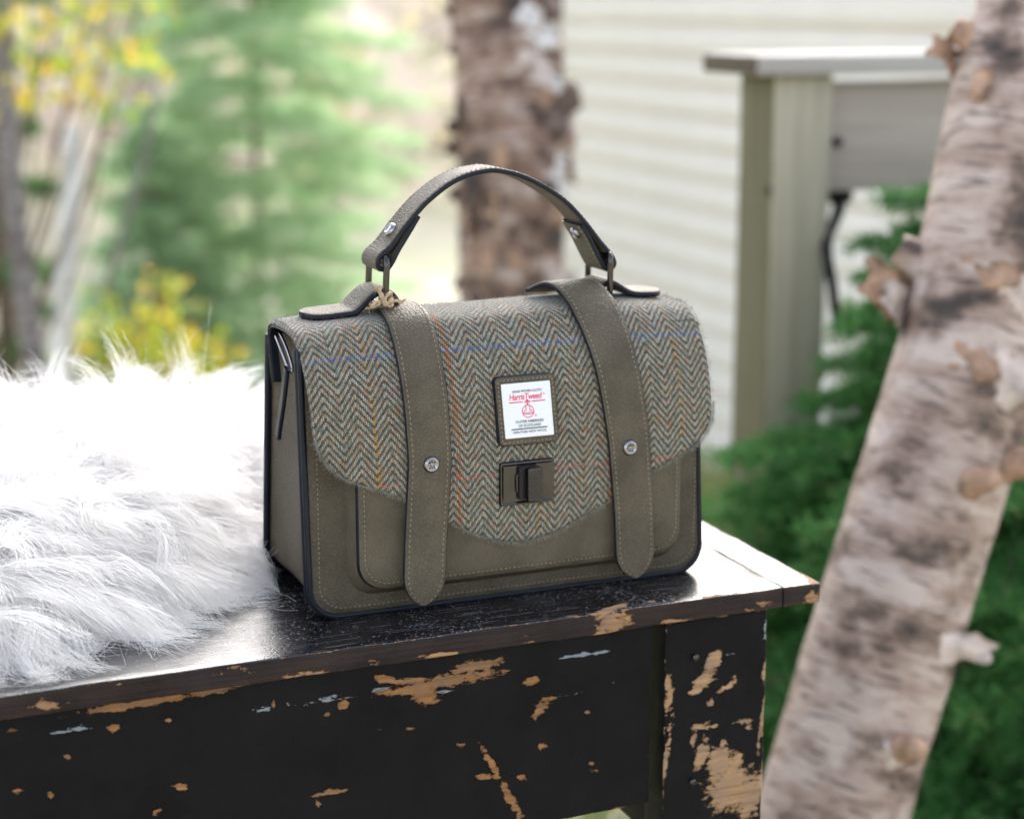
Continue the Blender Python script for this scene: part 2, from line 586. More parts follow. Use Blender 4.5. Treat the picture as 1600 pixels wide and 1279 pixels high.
def paint_mat(name, rough, ior, wood, paint, bump, gloss_noise=0.0, edge_soft=30.0, dull=0.0, dust=0.0, grain=0.0):
    """black paint with chips down to wood; chip shapes come from the 'wear' attribute plus grain noise"""
    m, t, b = newmat(name)
    tc = nd(t, 'ShaderNodeTexCoord')
    ob = tc.outputs['Object']
    wear = nd(t, 'ShaderNodeAttribute', attribute_name='wear').outputs['Fac']
    blue = nd(t, 'ShaderNodeAttribute', attribute_name='pale').outputs['Fac']
    st = nd(t, 'ShaderNodeVectorMath', {0: ob, 1: (130., 200., 260.)}, operation='MULTIPLY')
    n1 = nd(t, 'ShaderNodeTexNoise', {'Vector': st.outputs[0], 'Scale': 1.0, 'Detail': 7.0, 'Roughness': 0.7})
    n2 = nd(t, 'ShaderNodeTexNoise', {'Vector': ob, 'Scale': 75.0, 'Detail': 5.0, 'Roughness': 0.7})
    spk = mm(t, 'MULTIPLY', mm(t, 'SUBTRACT', n2.outputs[0], 0.655, clamp=True), 3.0)
    tot = mm(t, 'ADD', mm(t, 'MULTIPLY_ADD', mm(t, 'SUBTRACT', n1.outputs[0], 0.5), 1.9, wear), spk)
    chip = mm(t, 'MULTIPLY', mm(t, 'SUBTRACT', tot, 0.55), edge_soft, clamp=True)
    gr = nd(t, 'ShaderNodeVectorMath', {0: ob, 1: (14., 120., 420.)}, operation='MULTIPLY')
    gn = nd(t, 'ShaderNodeTexNoise', {'Vector': gr.outputs[0], 'Scale': 1.0, 'Detail': 5.0, 'Distortion': 0.6})
    wc = ramp(t, gn.outputs[0], [(0.3, tuple(c * 0.6 for c in wood)), (0.55, wood), (0.75, tuple(min(1, c * 1.3) for c in wood))])
    pv = nd(t, 'ShaderNodeTexNoise', {'Vector': ob, 'Scale': 28.0, 'Detail': 6.0, 'Roughness': 0.7})
    pc = ramp(t, pv.outputs[0], [(0.3, tuple(c * 0.75 for c in paint)), (0.7, tuple(c * 1.6 + 0.002 for c in paint))])
    # undercoat shows where pale scuffs cross the paint
    bt = mm(t, 'MULTIPLY', mm(t, 'SUBTRACT', mm(t, 'MULTIPLY_ADD', mm(t, 'SUBTRACT', n1.outputs[0], 0.5), 2.6, blue), 0.62), 9.0, clamp=True)
    pc = mixc(t, mm(t, 'MULTIPLY', bt, 0.55), pc, (0.33, 0.39, 0.42))
    if grain:
        pc = mixc(t, mm(t, 'MULTIPLY', mm(t, 'SUBTRACT', gn.outputs[0], 0.42, clamp=True), 4.0 * grain, clamp=True), pc, tuple(c * 0.30 for c in wood))
    if dust:
        d1 = nd(t, 'ShaderNodeTexNoise', {'Vector': ob, 'Scale': 520.0, 'Detail': 2.0, 'Roughness': 0.8})
        d2 = nd(t, 'ShaderNodeTexNoise', {'Vector': ob, 'Scale': 24.0, 'Detail': 3.0})
        dm = mm(t, 'MULTIPLY', mm(t, 'SUBTRACT', mm(t, 'MULTIPLY_ADD', d2.outputs[0], 0.25, d1.outputs[0]), 0.735), 16.0, clamp=True)
        rot = nd(t, 'ShaderNodeMapping', {'Vector': ob, 'Rotation': (0, 0, 0.5), 'Scale': (25., 900., 25.)})
        rot2 = nd(t, 'ShaderNodeMapping', {'Vector': ob, 'Rotation': (0, 0, -0.9), 'Scale': (30., 1100., 30.)})
        s1 = nd(t, 'ShaderNodeTexNoise', {'Vector': rot.outputs[0], 'Scale': 1.0, 'Detail': 1.0})
        s2 = nd(t, 'ShaderNodeTexNoise', {'Vector': rot2.outputs[0], 'Scale': 1.0, 'Detail': 1.0})
        sm_ = mm(t, 'MULTIPLY', mm(t, 'SUBTRACT', mm(t, 'MAXIMUM', s1.outputs[0], s2.outputs[0]), 0.70), 14.0, clamp=True)
        dm = mm(t, 'MULTIPLY', mm(t, 'MAXIMUM', dm, sm_), dust)
        pc = mixc(t, dm, pc, (0.34, 0.33, 0.34))
    rimf = mm(t, 'MULTIPLY', mm(t, 'SUBTRACT', tot, 0.55), 5.0, clamp=True)
    wvar = nd(t, 'ShaderNodeTexNoise', {'Vector': ob, 'Scale': 55.0, 'Detail': 5.0, 'Roughness': 0.7})
    wc = mixc(t, mm(t, 'MULTIPLY', mm(t, 'SUBTRACT', wvar.outputs[0], 0.38, clamp=True), 2.6, clamp=True), wc, tuple(0.35 * c + 0.35 * sum(wood) / 3 for c in wood))
    wc = mixc(t, rimf, tuple(c * 0.42 for c in wood), wc)
    t.links.new(mixc(t, chip, pc, wc), b.inputs['Base Color'])
    gl = nd(t, 'ShaderNodeTexNoise', {'Vector': ob, 'Scale': 38.0, 'Detail': 7.0, 'Roughness': 0.72})
    rr = mm(t, 'MULTIPLY_ADD', mm(t, 'SUBTRACT', gl.outputs[0], 0.5), gloss_noise, rough)
    sc2 = nd(t, 'ShaderNodeTexNoise', {'Vector': ob, 'Scale': 9.0, 'Detail': 3.0})
    rr = mm(t, 'MULTIPLY_ADD', mm(t, 'SUBTRACT', sc2.outputs[0], 0.45, clamp=True), gloss_noise * 2.2, rr)
    rr = mm(t, 'ADD', rr, mm(t, 'MULTIPLY', chip, 0.5), clamp=True)
    t.links.new(rr, b.inputs['Roughness'])
    b.inputs['IOR'].default_value = ior
    t.links.new(mm(t, 'MULTIPLY_ADD', chip, -0.4, 0.5 if not dull else dull), b.inputs['Specular IOR Level'])
    ln = nd(t, 'ShaderNodeVectorMath', {0: ob, 1: (60., 700., 900.)}, operation='MULTIPLY')
    lg = nd(t, 'ShaderNodeTexNoise', {'Vector': ln.outputs[0], 'Scale': 1.0, 'Detail': 3.0})
    fine = nd(t, 'ShaderNodeTexNoise', {'Vector': ob, 'Scale': 700.0, 'Detail': 5.0})
    ck = nd(t, 'ShaderNodeTexVoronoi', {'Vector': nd(t, 'ShaderNodeVectorMath', {0: ob, 1: wsum(t, ob)}, operation='ADD').outputs[0], 'Scale': 70.0}, feature='DISTANCE_TO_EDGE')
    cmask = mm(t, 'MULTIPLY', mm(t, 'LESS_THAN', ck.outputs['Distance'], 0.035), mm(t, 'GREATER_THAN', sc2.outputs[0], 0.52))
    hgt = mm(t, 'ADD', mm(t, 'MULTIPLY', mm(t, 'ADD', chip, mm(t, 'MULTIPLY', cmask, 0.8)), -0.8), mm(t, 'ADD', mm(t, 'MULTIPLY', lg.outputs[0], 0.55), mm(t, 'MULTIPLY', fine.outputs[0], 0.5)))
    bp = nd(t, 'ShaderNodeBump', {'Height': hgt, 'Strength': bump, 'Distance': 0.0007})
    t.links.new(bp.outputs[0], b.inputs['Normal'])
    return m


M_bench_top = paint_mat('worn_gloss_black_paint', 0.16, 1.75, (0.40, 0.22, 0.11), (0.006, 0.0056, 0.0075), 0.5, 0.36, dust=0.6)
M_bench = paint_mat('worn_black_paint', 0.5, 1.5, (0.27, 0.135, 0.058), (0.0030, 0.0026, 0.0034), 0.6, 0.2, dull=0.11)
M_board_edge = paint_mat('rubbed_brown_black_paint', 0.6, 1.5, (0.36, 0.20, 0.10), (0.017, 0.0125, 0.013), 0.9, 0.2, dull=0.12, grain=0.17)
M_leg = paint_mat('worn_black_paint_pale_wood', 0.5, 1.5, (0.37, 0.225, 0.125), (0.0030, 0.0026, 0.0034), 0.6, 0.2, dull=0.11)
M_under = simple('bare_dark_wood', (0.05, 0.035, 0.03), 0.7, var=0.3)


def fur_mat():
    m, t, b = newmat('white_wool')
    b.inputs['Base Color'].default_value = (0.93, 0.915, 0.90, 1)
    b.inputs['Roughness'].default_value = 0.55
    b.inputs['Specular IOR Level'].default_value = 0.15
    tr = nd(t, 'ShaderNodeBsdfTranslucent', {'Color': (0.93, 0.915, 0.90, 1)})
    mx = nd(t, 'ShaderNodeMixShader', {0: 0.5})
    t.links.new(b.outputs[0], mx.inputs[1]); t.links.new(tr.outputs[0], mx.inputs[2])
    t.links.new(mx.outputs[0], t.nodes['Material Output'].inputs[0])
    return m


M_fur = fur_mat()
M_hide = simple('cream_hide', (0.78, 0.74, 0.68), 0.8, var=0.1)


def bark_mat(name, pale, mid, brown, dark, patch=0.5, usc=1.0, sv=46., stops=(0.34, 0.47, 0.6)):
    m, t, b = newmat(name)
    uv = nd(t, 'ShaderNodeUVMap')
    wz = nd(t, 'ShaderNodeTexNoise', {'Vector': uv.outputs[0], 'Scale': 14.0, 'Detail': 3.0})
    wo = nd(t, 'ShaderNodeVectorMath', {0: wz.outputs['Color'], 'Scale': 0.014}, operation='SCALE')
    co = nd(t, 'ShaderNodeVectorMath', {0: uv.outputs[0], 1: wo.outputs[0]}, operation='ADD')
    s1 = nd(t, 'ShaderNodeVectorMath', {0: co.outputs[0], 1: (9. * usc, sv * usc, 1.)}, operation='MULTIPLY')
    n1 = nd(t, 'ShaderNodeTexNoise', {'Vector': s1.outputs[0], 'Scale': 1.0, 'Detail': 6.0, 'Roughness': 0.65})
    s2 = nd(t, 'ShaderNodeVectorMath', {0: co.outputs[0], 1: (11. * usc, 16. * usc, 1.)}, operation='MULTIPLY')
    n2 = nd(t, 'ShaderNodeTexNoise', {'Vector': s2.outputs[0], 'Scale': 1.0, 'Detail': 5.0, 'Roughness': 0.6})
    s3 = nd(t, 'ShaderNodeVectorMath', {0: co.outputs[0], 1: (26. * usc, 190. * usc, 1.)}, operation='MULTIPLY')
    n3 = nd(t, 'ShaderNodeTexNoise', {'Vector': s3.outputs[0], 'Scale': 1.0, 'Detail': 3.0})
    c = ramp(t, n1.outputs[0], [(stops[0], brown), (stops[1], mid), (stops[2], pale), (0.85, tuple(min(1, q * 1.2) for q in pale))])
    c2 = ramp(t, n2.outputs[0], [(patch - 0.1, dark), (patch, brown), (patch + 0.12, mid)])
    f2 = ramp(t, n2.outputs[0], [(patch - 0.03, (1, 1, 1)), (patch + 0.1, (0, 0, 0))])
    c = mixc(t, f2, c, c2)
    f3 = ramp(t, n3.outputs[0], [(0.57, (0, 0, 0)), (0.64, (1, 1, 1))])
    c = mixc(t, mm(t, 'MULTIPLY', f3, 0.65), c, dark)
    t.links.new(c, b.inputs['Base Color'])
    b.inputs['Roughness'].default_value = 0.7
    hh = mm(t, 'MULTIPLY_ADD', n3.outputs[0], 0.4, mm(t, 'ADD', n1.outputs[0], n2.outputs[0]))
    bp = nd(t, 'ShaderNodeBump', {'Height': hh, 'Strength': 0.45, 'Distance': 0.004})
    t.links.new(bp.outputs[0], b.inputs['Normal'])
    return m


M_birch = bark_mat('birch_bark', (0.52, 0.42, 0.37), (0.40, 0.29, 0.24), (0.22, 0.145, 0.11), (0.045, 0.032, 0.026), 0.455, sv=34., stops=(0.31, 0.45, 0.60))
M_birch2 = bark_mat('shaggy_birch_bark', (0.48, 0.385, 0.335), (0.28, 0.165, 0.115), (0.125, 0.068, 0.043), (0.03, 0.02, 0.017), 0.46)
M_birch_white = bark_mat('white_birch_bark', (0.86, 0.84, 0.82), (0.78, 0.75, 0.72), (0.58, 0.52, 0.48), (0.16, 0.13, 0.12), 0.20)
M_greybark = bark_mat('grey_bark', (0.30, 0.27, 0.26), (0.19, 0.16, 0.15), (0.10, 0.08, 0.07), (0.05, 0.04, 0.035), 0.38)
M_curl = simple('peeled_bark', (0.36, 0.22, 0.145), 0.7, var=0.6, scale=45)
M_curl_dark = simple('dark_peeled_bark', (0.15, 0.10, 0.08), 0.75, var=0.5, scale=45)
M_birch_pale = simple('white_bark_sheet', (0.66, 0.62, 0.60), 0.6, var=0.2, scale=40)
M_curl_pale = simple('pale_peeled_bark', (0.54, 0.44, 0.39), 0.7, var=0.35, scale=45)
M_branch = simple('branch_wood', (0.13, 0.09, 0.065), 0.8, var=0.3)
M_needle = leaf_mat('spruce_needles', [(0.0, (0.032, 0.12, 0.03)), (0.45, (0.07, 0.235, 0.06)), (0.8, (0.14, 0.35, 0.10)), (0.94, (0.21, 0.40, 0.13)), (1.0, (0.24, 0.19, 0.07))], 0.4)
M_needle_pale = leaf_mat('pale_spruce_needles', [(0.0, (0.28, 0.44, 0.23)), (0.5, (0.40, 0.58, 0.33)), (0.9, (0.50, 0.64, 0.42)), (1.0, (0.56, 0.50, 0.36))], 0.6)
M_autumn = leaf_mat('autumn_leaves', [(0.0, (0.22, 0.38, 0.06)), (0.35, (0.48, 0.55, 0.07)), (0.72, (0.72, 0.62, 0.07)), (0.92, (0.74, 0.42, 0.09)), (1.0, (0.55, 0.58, 0.16))], 0.55)
M_grass = leaf_mat('grass_blades', [(0.0, (0.10, 0.18, 0.04)), (0.6, (0.20, 0.28, 0.07)), (1.0, (0.40, 0.37, 0.16))], 0.4)
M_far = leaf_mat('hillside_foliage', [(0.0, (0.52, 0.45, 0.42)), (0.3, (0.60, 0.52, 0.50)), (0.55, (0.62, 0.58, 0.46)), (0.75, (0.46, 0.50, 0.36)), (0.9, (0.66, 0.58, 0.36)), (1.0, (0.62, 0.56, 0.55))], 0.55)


def ground_mat():
    m, t, b = newmat('meadow_ground')
    tc = nd(t, 'ShaderNodeTexCoord')
    n1 = nd(t, 'ShaderNodeTexNoise', {'Vector': tc.outputs['Object'], 'Scale': 0.35, 'Detail': 6.0, 'Roughness': 0.65})
    n2 = nd(t, 'ShaderNodeTexNoise', {'Vector': tc.outputs['Object'], 'Scale': 9.0, 'Detail': 5.0})
    c = ramp(t, n1.outputs[0], [(0.3, (0.30, 0.32, 0.17)), (0.5, (0.50, 0.46, 0.35)), (0.7, (0.62, 0.56, 0.50))])
    c = mixc(t, 0.35, c, ramp(t, n2.outputs[0], [(0.3, (0.12, 0.14, 0.06)), (0.7, (0.5, 0.46, 0.3))]))
    t.links.new(c, b.inputs['Base Color'])
    b.inputs['Roughness'].default_value = 0.95
    bp = nd(t, 'ShaderNodeBump', {'Height': n2.outputs[0], 'Strength': 0.5, 'Distance': 0.05})
    t.links.new(bp.outputs[0], b.inputs['Normal'])
    return m


M_ground = ground_mat()
M_siding = simple('cream_vinyl_siding', (0.77, 0.71, 0.63), 0.5, var=0.05, scale=3.0)
M_siding2 = simple('pale_house_siding', (0.62, 0.60, 0.56), 0.5, var=0.05, scale=3.0)
M_roof = simple('dark_shingles', (0.08, 0.075, 0.07), 0.8, var=0.3, scale=6)


def plank_mat(name, col, dark, gr=(60., 60., 3.0)):
    m, t, b = newmat(name)
    tc = nd(t, 'ShaderNodeTexCoord')
    s = nd(t, 'ShaderNodeVectorMath', {0: tc.outputs['Object'], 1: gr}, operation='MULTIPLY')
    n1 = nd(t, 'ShaderNodeTexNoise', {'Vector': s.outputs[0], 'Scale': 1.0, 'Detail': 5.0, 'Distortion': 0.5})
    n2 = nd(t, 'ShaderNodeTexNoise', {'Vector': tc.outputs['Object'], 'Scale': 9.0, 'Detail': 4.0})
    c = ramp(t, n1.outputs[0], [(0.3, dark), (0.65, col)])
    c = mixc(t, mm(t, 'MULTIPLY', n2.outputs[0], 0.4), c, tuple(q * 0.7 for q in col))
    t.links.new(c, b.inputs['Base Color'])
    b.inputs['Roughness'].default_value = 0.75
    bp = nd(t, 'ShaderNodeBump', {'Height': n1.outputs[0], 'Strength': 0.4, 'Distance': 0.002})
    t.links.new(bp.outputs[0], b.inputs['Normal'])
    return m


M_post = plank_mat('shaded_olive_timber', (0.175, 0.155, 0.088), (0.11, 0.098, 0.05))  # olive timber, darkened so the colour itself carries the post's shaded side
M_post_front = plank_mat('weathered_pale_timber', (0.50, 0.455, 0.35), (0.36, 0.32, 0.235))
M_rail = plank_mat('weathered_grey_timber', (0.49, 0.42, 0.37), (0.37, 0.31, 0.265), (3., 60., 60.))
M_cap = plank_mat('pale_grey_timber', (0.50, 0.47, 0.44), (0.34, 0.31, 0.28), (3., 60., 60.))
M_endgrain = simple('dark_end_grain', (0.10, 0.075, 0.05), 0.8, var=0.4, scale=80)


# ------------------------------------------------------------------ ground
def gz(x, y):
    x = np.asarray(x, float); y = np.asarray(y, float)
    yy = np.clip(y - 0.5, 0, 12)
    left = 1 / (1 + np.exp((x - 2.2) / 0.6))
    z = -0.62 - 0.10 * yy - 0.12 * np.clip(y - 2.0, 0, 9) * left
    z = z + np.clip(y - 15, 0, None) * 0.17 * (1 - np.exp(-np.clip(y - 15, 0, None) / 10)) * np.exp(-np.clip(y - 60, 0, None) / 60)
    z = z + 0.05 * np.sin(x * 0.9) * np.cos(y * 0.7) * np.clip((np.hypot(x, y) - 1.5) / 3, 0, 1)
    return z


def axis(lo, hi, c, n):
    t = np.linspace(-1, 1, n)
    s = np.sign(t) * np.abs(t) ** 2.4
    return np.where(s < 0, c + s * (c - lo), c + s * (hi - c))


gx = axis(-130, 170, 1.0, 121); gy = axis(-90, 230, 3.0, 141)
GX, GY = np.meshgrid(gx, gy)
GV = np.stack([GX, GY, gz(GX, GY)], -1).reshape(-1, 3)
ii, jj = np.meshgrid(np.arange(140), np.arange(120), indexing='ij')
a0 = (ii * 121 + jj).ravel()
ground = mesh('ground', GV, np.stack([a0, a0 + 1, a0 + 122, a0 + 121], 1), M_ground)
kind(ground, 'structure')


def tri_cards(C, D, L, W, seed=0):
    """kite-shaped leaves or needles: centres C, directions D, length L, width W"""
    r = np.random.default_rng(seed)
    n = len(C)
    D = unit(D)
    S = unit(np.cross(D, unit(r.normal(size=(n, 3)))))
    L = np.broadcast_to(L, (n,))[:, None]; W = np.broadcast_to(W, (n,))[:, None]
    Nn = np.cross(D, S)
    V = np.stack([C, C + D * L * 0.45 + S * W * 0.5 + Nn * W * 0.12, C + D * L, C + D * L * 0.45 - S * W * 0.5 + Nn * W * 0.12], 1).reshape(-1, 3)
    F = np.arange(n * 4).reshape(n, 4)
    return V, F


# grass in front of and beyond the bench
ng = 26000
px = rng.uniform(-1.4, 2.4, ng); py = rng.uniform(-0.2, 4.4, ng)
gb = np.stack([px, py, gz(px, py) - 0.005], 1)
gd = np.stack([rng.normal(0, .35, ng), rng.normal(0, .35, ng), np.ones(ng)], 1)
V, F = tri_cards(gb, gd, rng.uniform(.05, .13, ng), 0.006, 3)
grass = mesh('grass', V, F, M_grass)
kind(grass, 'stuff'); tag(grass, 'pale green grass on the ground under and behind the bench', 'grass')

# wooded hillside far behind
nf = 26000
px = rng.uniform(-40, 60, nf); py = 17 + 60 * rng.uniform(0, 1, nf) ** 1.3
hz_ = rng.uniform(0, 1, nf) ** 0.8 * (1.2 + 2.6 * (0.5 + 0.5 * np.sin(px * 0.8 + 2 * np.sin(py * .5))))
C = np.stack([px, py, gz(px, py) + hz_], 1)
V, F = tri_cards(C, rng.normal(size=(nf, 3)), rng.uniform(.35, .8, nf), rng.uniform(.25, .5, nf), 4)
far = mesh('hillside_woods', V, F, M_far)
kind(far, 'stuff'); tag(far, 'pale autumn woods covering the far hillside', 'woods')


# ------------------------------------------------------------------ trees
def trunk_mesh(pts, rad, rows=150, ns=56, amp=0.06, seed=1.0, flat=None):
    P = smooth_path(pts, rows)
    T = tangents(P)
    R = np.interp(np.linspace(0, 1, rows), np.linspace(0, 1, len(rad)), rad)
    ref = np.array([1.0, 0, 0])
    N = unit(ref - T * (T @ ref)[:, None]); B = np.cross(T, N)
    a = np.linspace(0, 2 * np.pi, ns + 1)
    L = np.r_[0, np.cumsum(np.linalg.norm(np.diff(P, axis=0), axis=1))]
    V = np.zeros((rows, ns + 1, 3)); UV = np.zeros((rows, ns + 1, 2))
    for i in range(rows):
        for k in range(ns + 1):
            ang = a[k % ns]
            c, s = math.cos(ang), math.sin(ang)
            q = Vector((c * R[i] * 9 + seed, s * R[i] * 9, L[i] * 5))
            d = mnoise.noise(q) * 0.6 + mnoise.noise(Vector((c * 2 + seed, s * 2, L[i] * 38))) * 0.35 + mnoise.noise(q * 5) * 0.25
            r = R[i] * (1 + amp * d)
            V[i, k] = P[i] + r * (N[i] * c + B[i] * s)
            UV[i, k] = (a[k] * R[i], L[i])
    F = []
    for i in range(rows - 1):
        for k in range(ns):
            F.append((i * (ns + 1) + k, i * (ns + 1) + k + 1, (i + 1) * (ns + 1) + k + 1, (i + 1) * (ns + 1) + k))
    return V.reshape(-1, 3), np.array(F), UV.reshape(-1, 2), (P, T, N, B, R)


def bark_curl(fr, tpos, ang, width, length, lift, parent, mat, roll=1.0, seed=0):
    """a strip of bark that has come loose and rolls away from the trunk"""
    P, T, N, B, R = fr
    i = int(np.clip(tpos * (len(P) - 1), 0, len(P) - 1))
    nl, nw = 12, 8
    r_ = random.Random(seed)
    V = []
    for layer in (0, 1):
        for q in np.linspace(0, 1, nl):
            an = ang + q * length / R[i]
            rr = R[i] * 0.97 + 0.0015 * layer + lift * q ** 1.6
            back = roll * lift * 0.9 * max(0, q - 0.6) ** 1.3
            for w in np.linspace(-0.5, 0.5, nw):
                ww = w * width * (1 - 0.35 * q * q) + width * 0.12 * math.sin(q * 5 + seed)
                a2 = an - back / R[i] * 1.6
                V.append(P[i] + T[i] * ww + (rr + 0.002 * math.sin(w * 7 + q * 4)) * (N[i] * math.cos(a2) + B[i] * math.sin(a2)))
    F = []
    o = nl * nw
    for q in range(nl - 1):
        for w in range(nw - 1):
            a_, b_, c_, d_ = q * nw + w, q * nw + w + 1, (q + 1) * nw + w + 1, (q + 1) * nw + w
            F.append((a_, b_, c_, d_)); F.append((o + d_, o + c_, o + b_, o + a_))
    for q in range(nl - 1):
        for w in (0, nw - 1):
            a_, d_ = q * nw + w, (q + 1) * nw + w
            F.append((a_, d_, o + d_, o + a_))
    for w in range(nw - 1):
        for q in (0, nl - 1):
            a_, b_ = q * nw + w, q * nw + w + 1
            F.append((a_, b_, o + b_, o + a_))
    V = np.array(V)
    J = np.array([mnoise.noise_vector(Vector(v * 70)) for v in V[:o]]) * .006 + np.array([mnoise.noise_vector(Vector(v * 260)) for v in V[:o]]) * .003
    V = V + np.concatenate([J, J])
    return mesh('bark_curl', V, F, mat, parent)


def stub(fr, tpos, ang, length, r, parent, up=0.3, mat=None):
    P, T, N, B, R = fr
    i = int(tpos * (len(P) - 1))
    d = unit(N[i] * math.cos(ang) + B[i] * math.sin(ang) + T[i] * up)
    st = P[i] + d * R[i] * 0.6
    pts = [st, st + d * (R[i] * 0.4 + length * 0.4), st + d * (R[i] * 0.4 + length)]
    pp = smooth_path(pts, 9)
    rr = np.interp(np.linspace(0, 1, 9), [0, .3, .6, 1], [r * 2.1, r * 1.35, r * 1.05, r * .8])
    V, F = tube(pp, rr, 12)
    V = V + np.array([mnoise.noise_vector(Vector(v * 60)) for v in V]) * r * 0.22
    return mesh('branch_stub', V, F, mat or (M_curl if r < 0.016 else M_birch), parent, uv=np.stack([V[:, 0] + V[:, 1], V[:, 2]], 1))


def view_angle(fr, tpos, px):
    """angle round the trunk that faces the bench side; px -1..1 sweeps left to right as seen from there"""
    P, T, N, B, R = fr
    i = int(tpos * (len(P) - 1))
    v = unit(np.array([-0.28, -0.97, 0.35]) - P[i])
    base = math.atan2(v @ B[i], v @ N[i])
    return base + px


# leaning birch on the right
t1 = empty('birch_tree', (0.50, 0.315, -0.66), 'leaning pale birch trunk with peeling bark right of the bench', 'tree')
pts = [(0.47, 0.305, -0.70), (0.564, 0.3233, -0.3976), (0.6096, 0.3354, -0.2685), (0.6718, 0.3499, -0.1002), (0.7345, 0.3643, 0.0682), (0.7803, 0.3857, 0.2365), (0.8274, 0.4012, 0.3824), (0.90, .43, 0.72), (0.98, .46, 1.3), (1.02, .48, 2.0)]
V, F, UV, fr = trunk_mesh(pts, [0.067, 0.066, 0.066, 0.065, 0.063, 0.061, 0.054], 210, 64, 0.045, 1.7)
mesh('trunk', V, F, M_birch, t1, uv=UV)
sl = 2.95


def tz(fr, z):
    return float(np.argmin(np.abs(fr[0][:, 2] - z))) / (len(fr[0]) - 1)


for z, px_, w, l, lf, mt, sd in [(0.075, -1.75, .05, .055, .05, M_curl, 21), (0.06, -1.6, .035, .05, .035, M_curl_pale, 22), (0.275, -1.7, .025, .04, .03, M_curl, 23), (0.045, -0.25, .03, .045, .012, M_curl, 1), (0.10, -.35, .02, .05, .016, M_curl, 33), (0.03, .25, .055, .05, .02, M_curl_pale, 2), (-.20, .75, .03, .05, .03, M_curl_pale, 4),
                                 (0.25, -.9, .035, .035, .014, M_curl, 8), (-.3, .35, .03, .03, .010, M_curl_pale, 9),
                                 (0.09, .15, .05, .05, .012, M_curl_pale, 10)]:
    tp = tz(fr, z)
    bark_curl(fr, tp, view_angle(fr, tp, px_), w, l, lf, t1, mt, seed=sd)
for z, px_, ln, r in [(0.095, -1.45, .022, .017), (0.275, -1.35, .018, .014), (-.06, 1.15, .055, .012), (-.31, .7, .02, .014), (-.09, .55, .03, .012), (0.0, .95, .03, .014)]:
    tp = tz(fr, z)
    stub(fr, tp, view_angle(fr, tp, px_), ln, r, t1)

# shaggy birch behind the handbag
t2 = empty('birch_tree', (0.83, 1.69, -0.75), 'upright shaggy brown birch trunk behind the handbag handle', 'tree')
pts = [(0.83, 1.68, -0.85), (0.8453, 1.7131, -0.3654), (0.8647, 1.7592, -0.141), (0.8805, 1.7969, 0.0427), (0.8944, 1.8355, 0.2263), (0.9045, 1.8756, 0.41), (0.93, 1.95, 0.9), (0.97, 2.02, 1.6), (1.0, 2.06, 2.3)]
V, F, UV, fr2 = trunk_mesh(pts, [0.086, 0.083, 0.085, 0.091, 0.099, 0.103, 0.095, 0.085, 0.075], 200, 64, 0.10, 5.2)
mesh('trunk', V, F, M_birch2, t2, uv=UV)
for q in range(26):
    z = random.uniform(-.2, .36); px_ = random.choice([-1.5, -1.2, -.9, -.5, 0, .4, .7, 1.0, 1.35]) + random.uniform(-.15, .15)
    tp = tz(fr2, z)
    bark_curl(fr2, tp, view_angle(fr2, tp, px_), random.uniform(.02, .07), random.uniform(.03, .06), random.uniform(.008, .026), t2, random.choice([M_curl, M_curl_pale, M_birch2]), seed=q)
for z, px_, ln, r in [(0.16, 1.3, .03, .03), (0.12, .95, .02, .026), (0.28, .8, .02, .02)]:
    tp = tz(fr2, z)
    stub(fr2, tp, view_angle(fr2, tp, px_), ln, r, t2, mat=M_curl_dark)
for z, px_, w, l, lf, sd in [(.262, .25, .055, .06, .012, 61), (.30, .05, .05, .05, .010, 62), (.21, .45, .04, .05, .012, 63), (.05, .6, .05, .05, .012, 64), (.10, .75, .05, .04, .012, 65)]:
    tp = tz(fr2, z)
    bark_curl(fr2, tp, view_angle(fr2, tp, px_), w, l, lf, t2, M_birch_pale, seed=sd)
for z in (-.10, .03, .115, .15, .265):
    tp = tz(fr2, z)
    bark_curl(fr2, tp, view_angle(fr2, tp, -1.75 + random.uniform(-.1, .1)), random.uniform(.015, .035), .045, random.uniform(.012, .026), t2, random.choice([M_curl_dark, M_birch2]), seed=int(z * 100) + 90)


def thin_tree(name, label, pts, rad, mat, seed, cat='tree'):
    t = empty(name, pts[0], label, cat)
    V, F, UV, f_ = trunk_mesh(pts, rad, 70, 20, 0.12, seed)
    mesh('trunk', V, F, mat, t, uv=UV)
    return t, f_


thin_tree('slender_tree', 'slender grey tree trunk at the far left edge', [(0.46, 3.95, -1.25), (0.4256, 4.0338, -0.6885), (0.4043, 4.1496, -0.2464), (0.4118, 4.2574, 0.2127), (0.42, 4.3, 1.2), (0.40, 4.35, 2.4)], [0.034, 0.032, 0.03, 0.03, 0.022], M_greybark, 3.0)
thin_tree('birch_snag', 'broken white birch snag left of the yellow bush', [(0.60, 4.95, -1.6), (0.6438, 5.0229, -0.8143), (0.7475, 5.1619, -0.0593)], [0.045, 0.040, 0.034], M_birch_white, 6.0)
thin_tree('slender_tree', 'thin pale trunk leaning to the right beside the white snag', [(0.50, 5.0, -1.5), (0.80, 5.3, -0.75), (1.02, 5.5, -0.25), (1.15, 5.7, 0.1)], [0.02, 0.014, 0.011, 0.006], M_greybark, 8.0)
thin_tree('slender_tree', 'pale trunk cut by the left edge of the picture', [(0.20, 3.9, -1.2), (0.24, 4.02, -0.6), (0.26, 4.1, -0.2), (0.20, 4.15, 0.5), (0.2, 4.2, 1.6)], [0.03, 0.028, 0.026, 0.022], M_birch_white, 9.0)


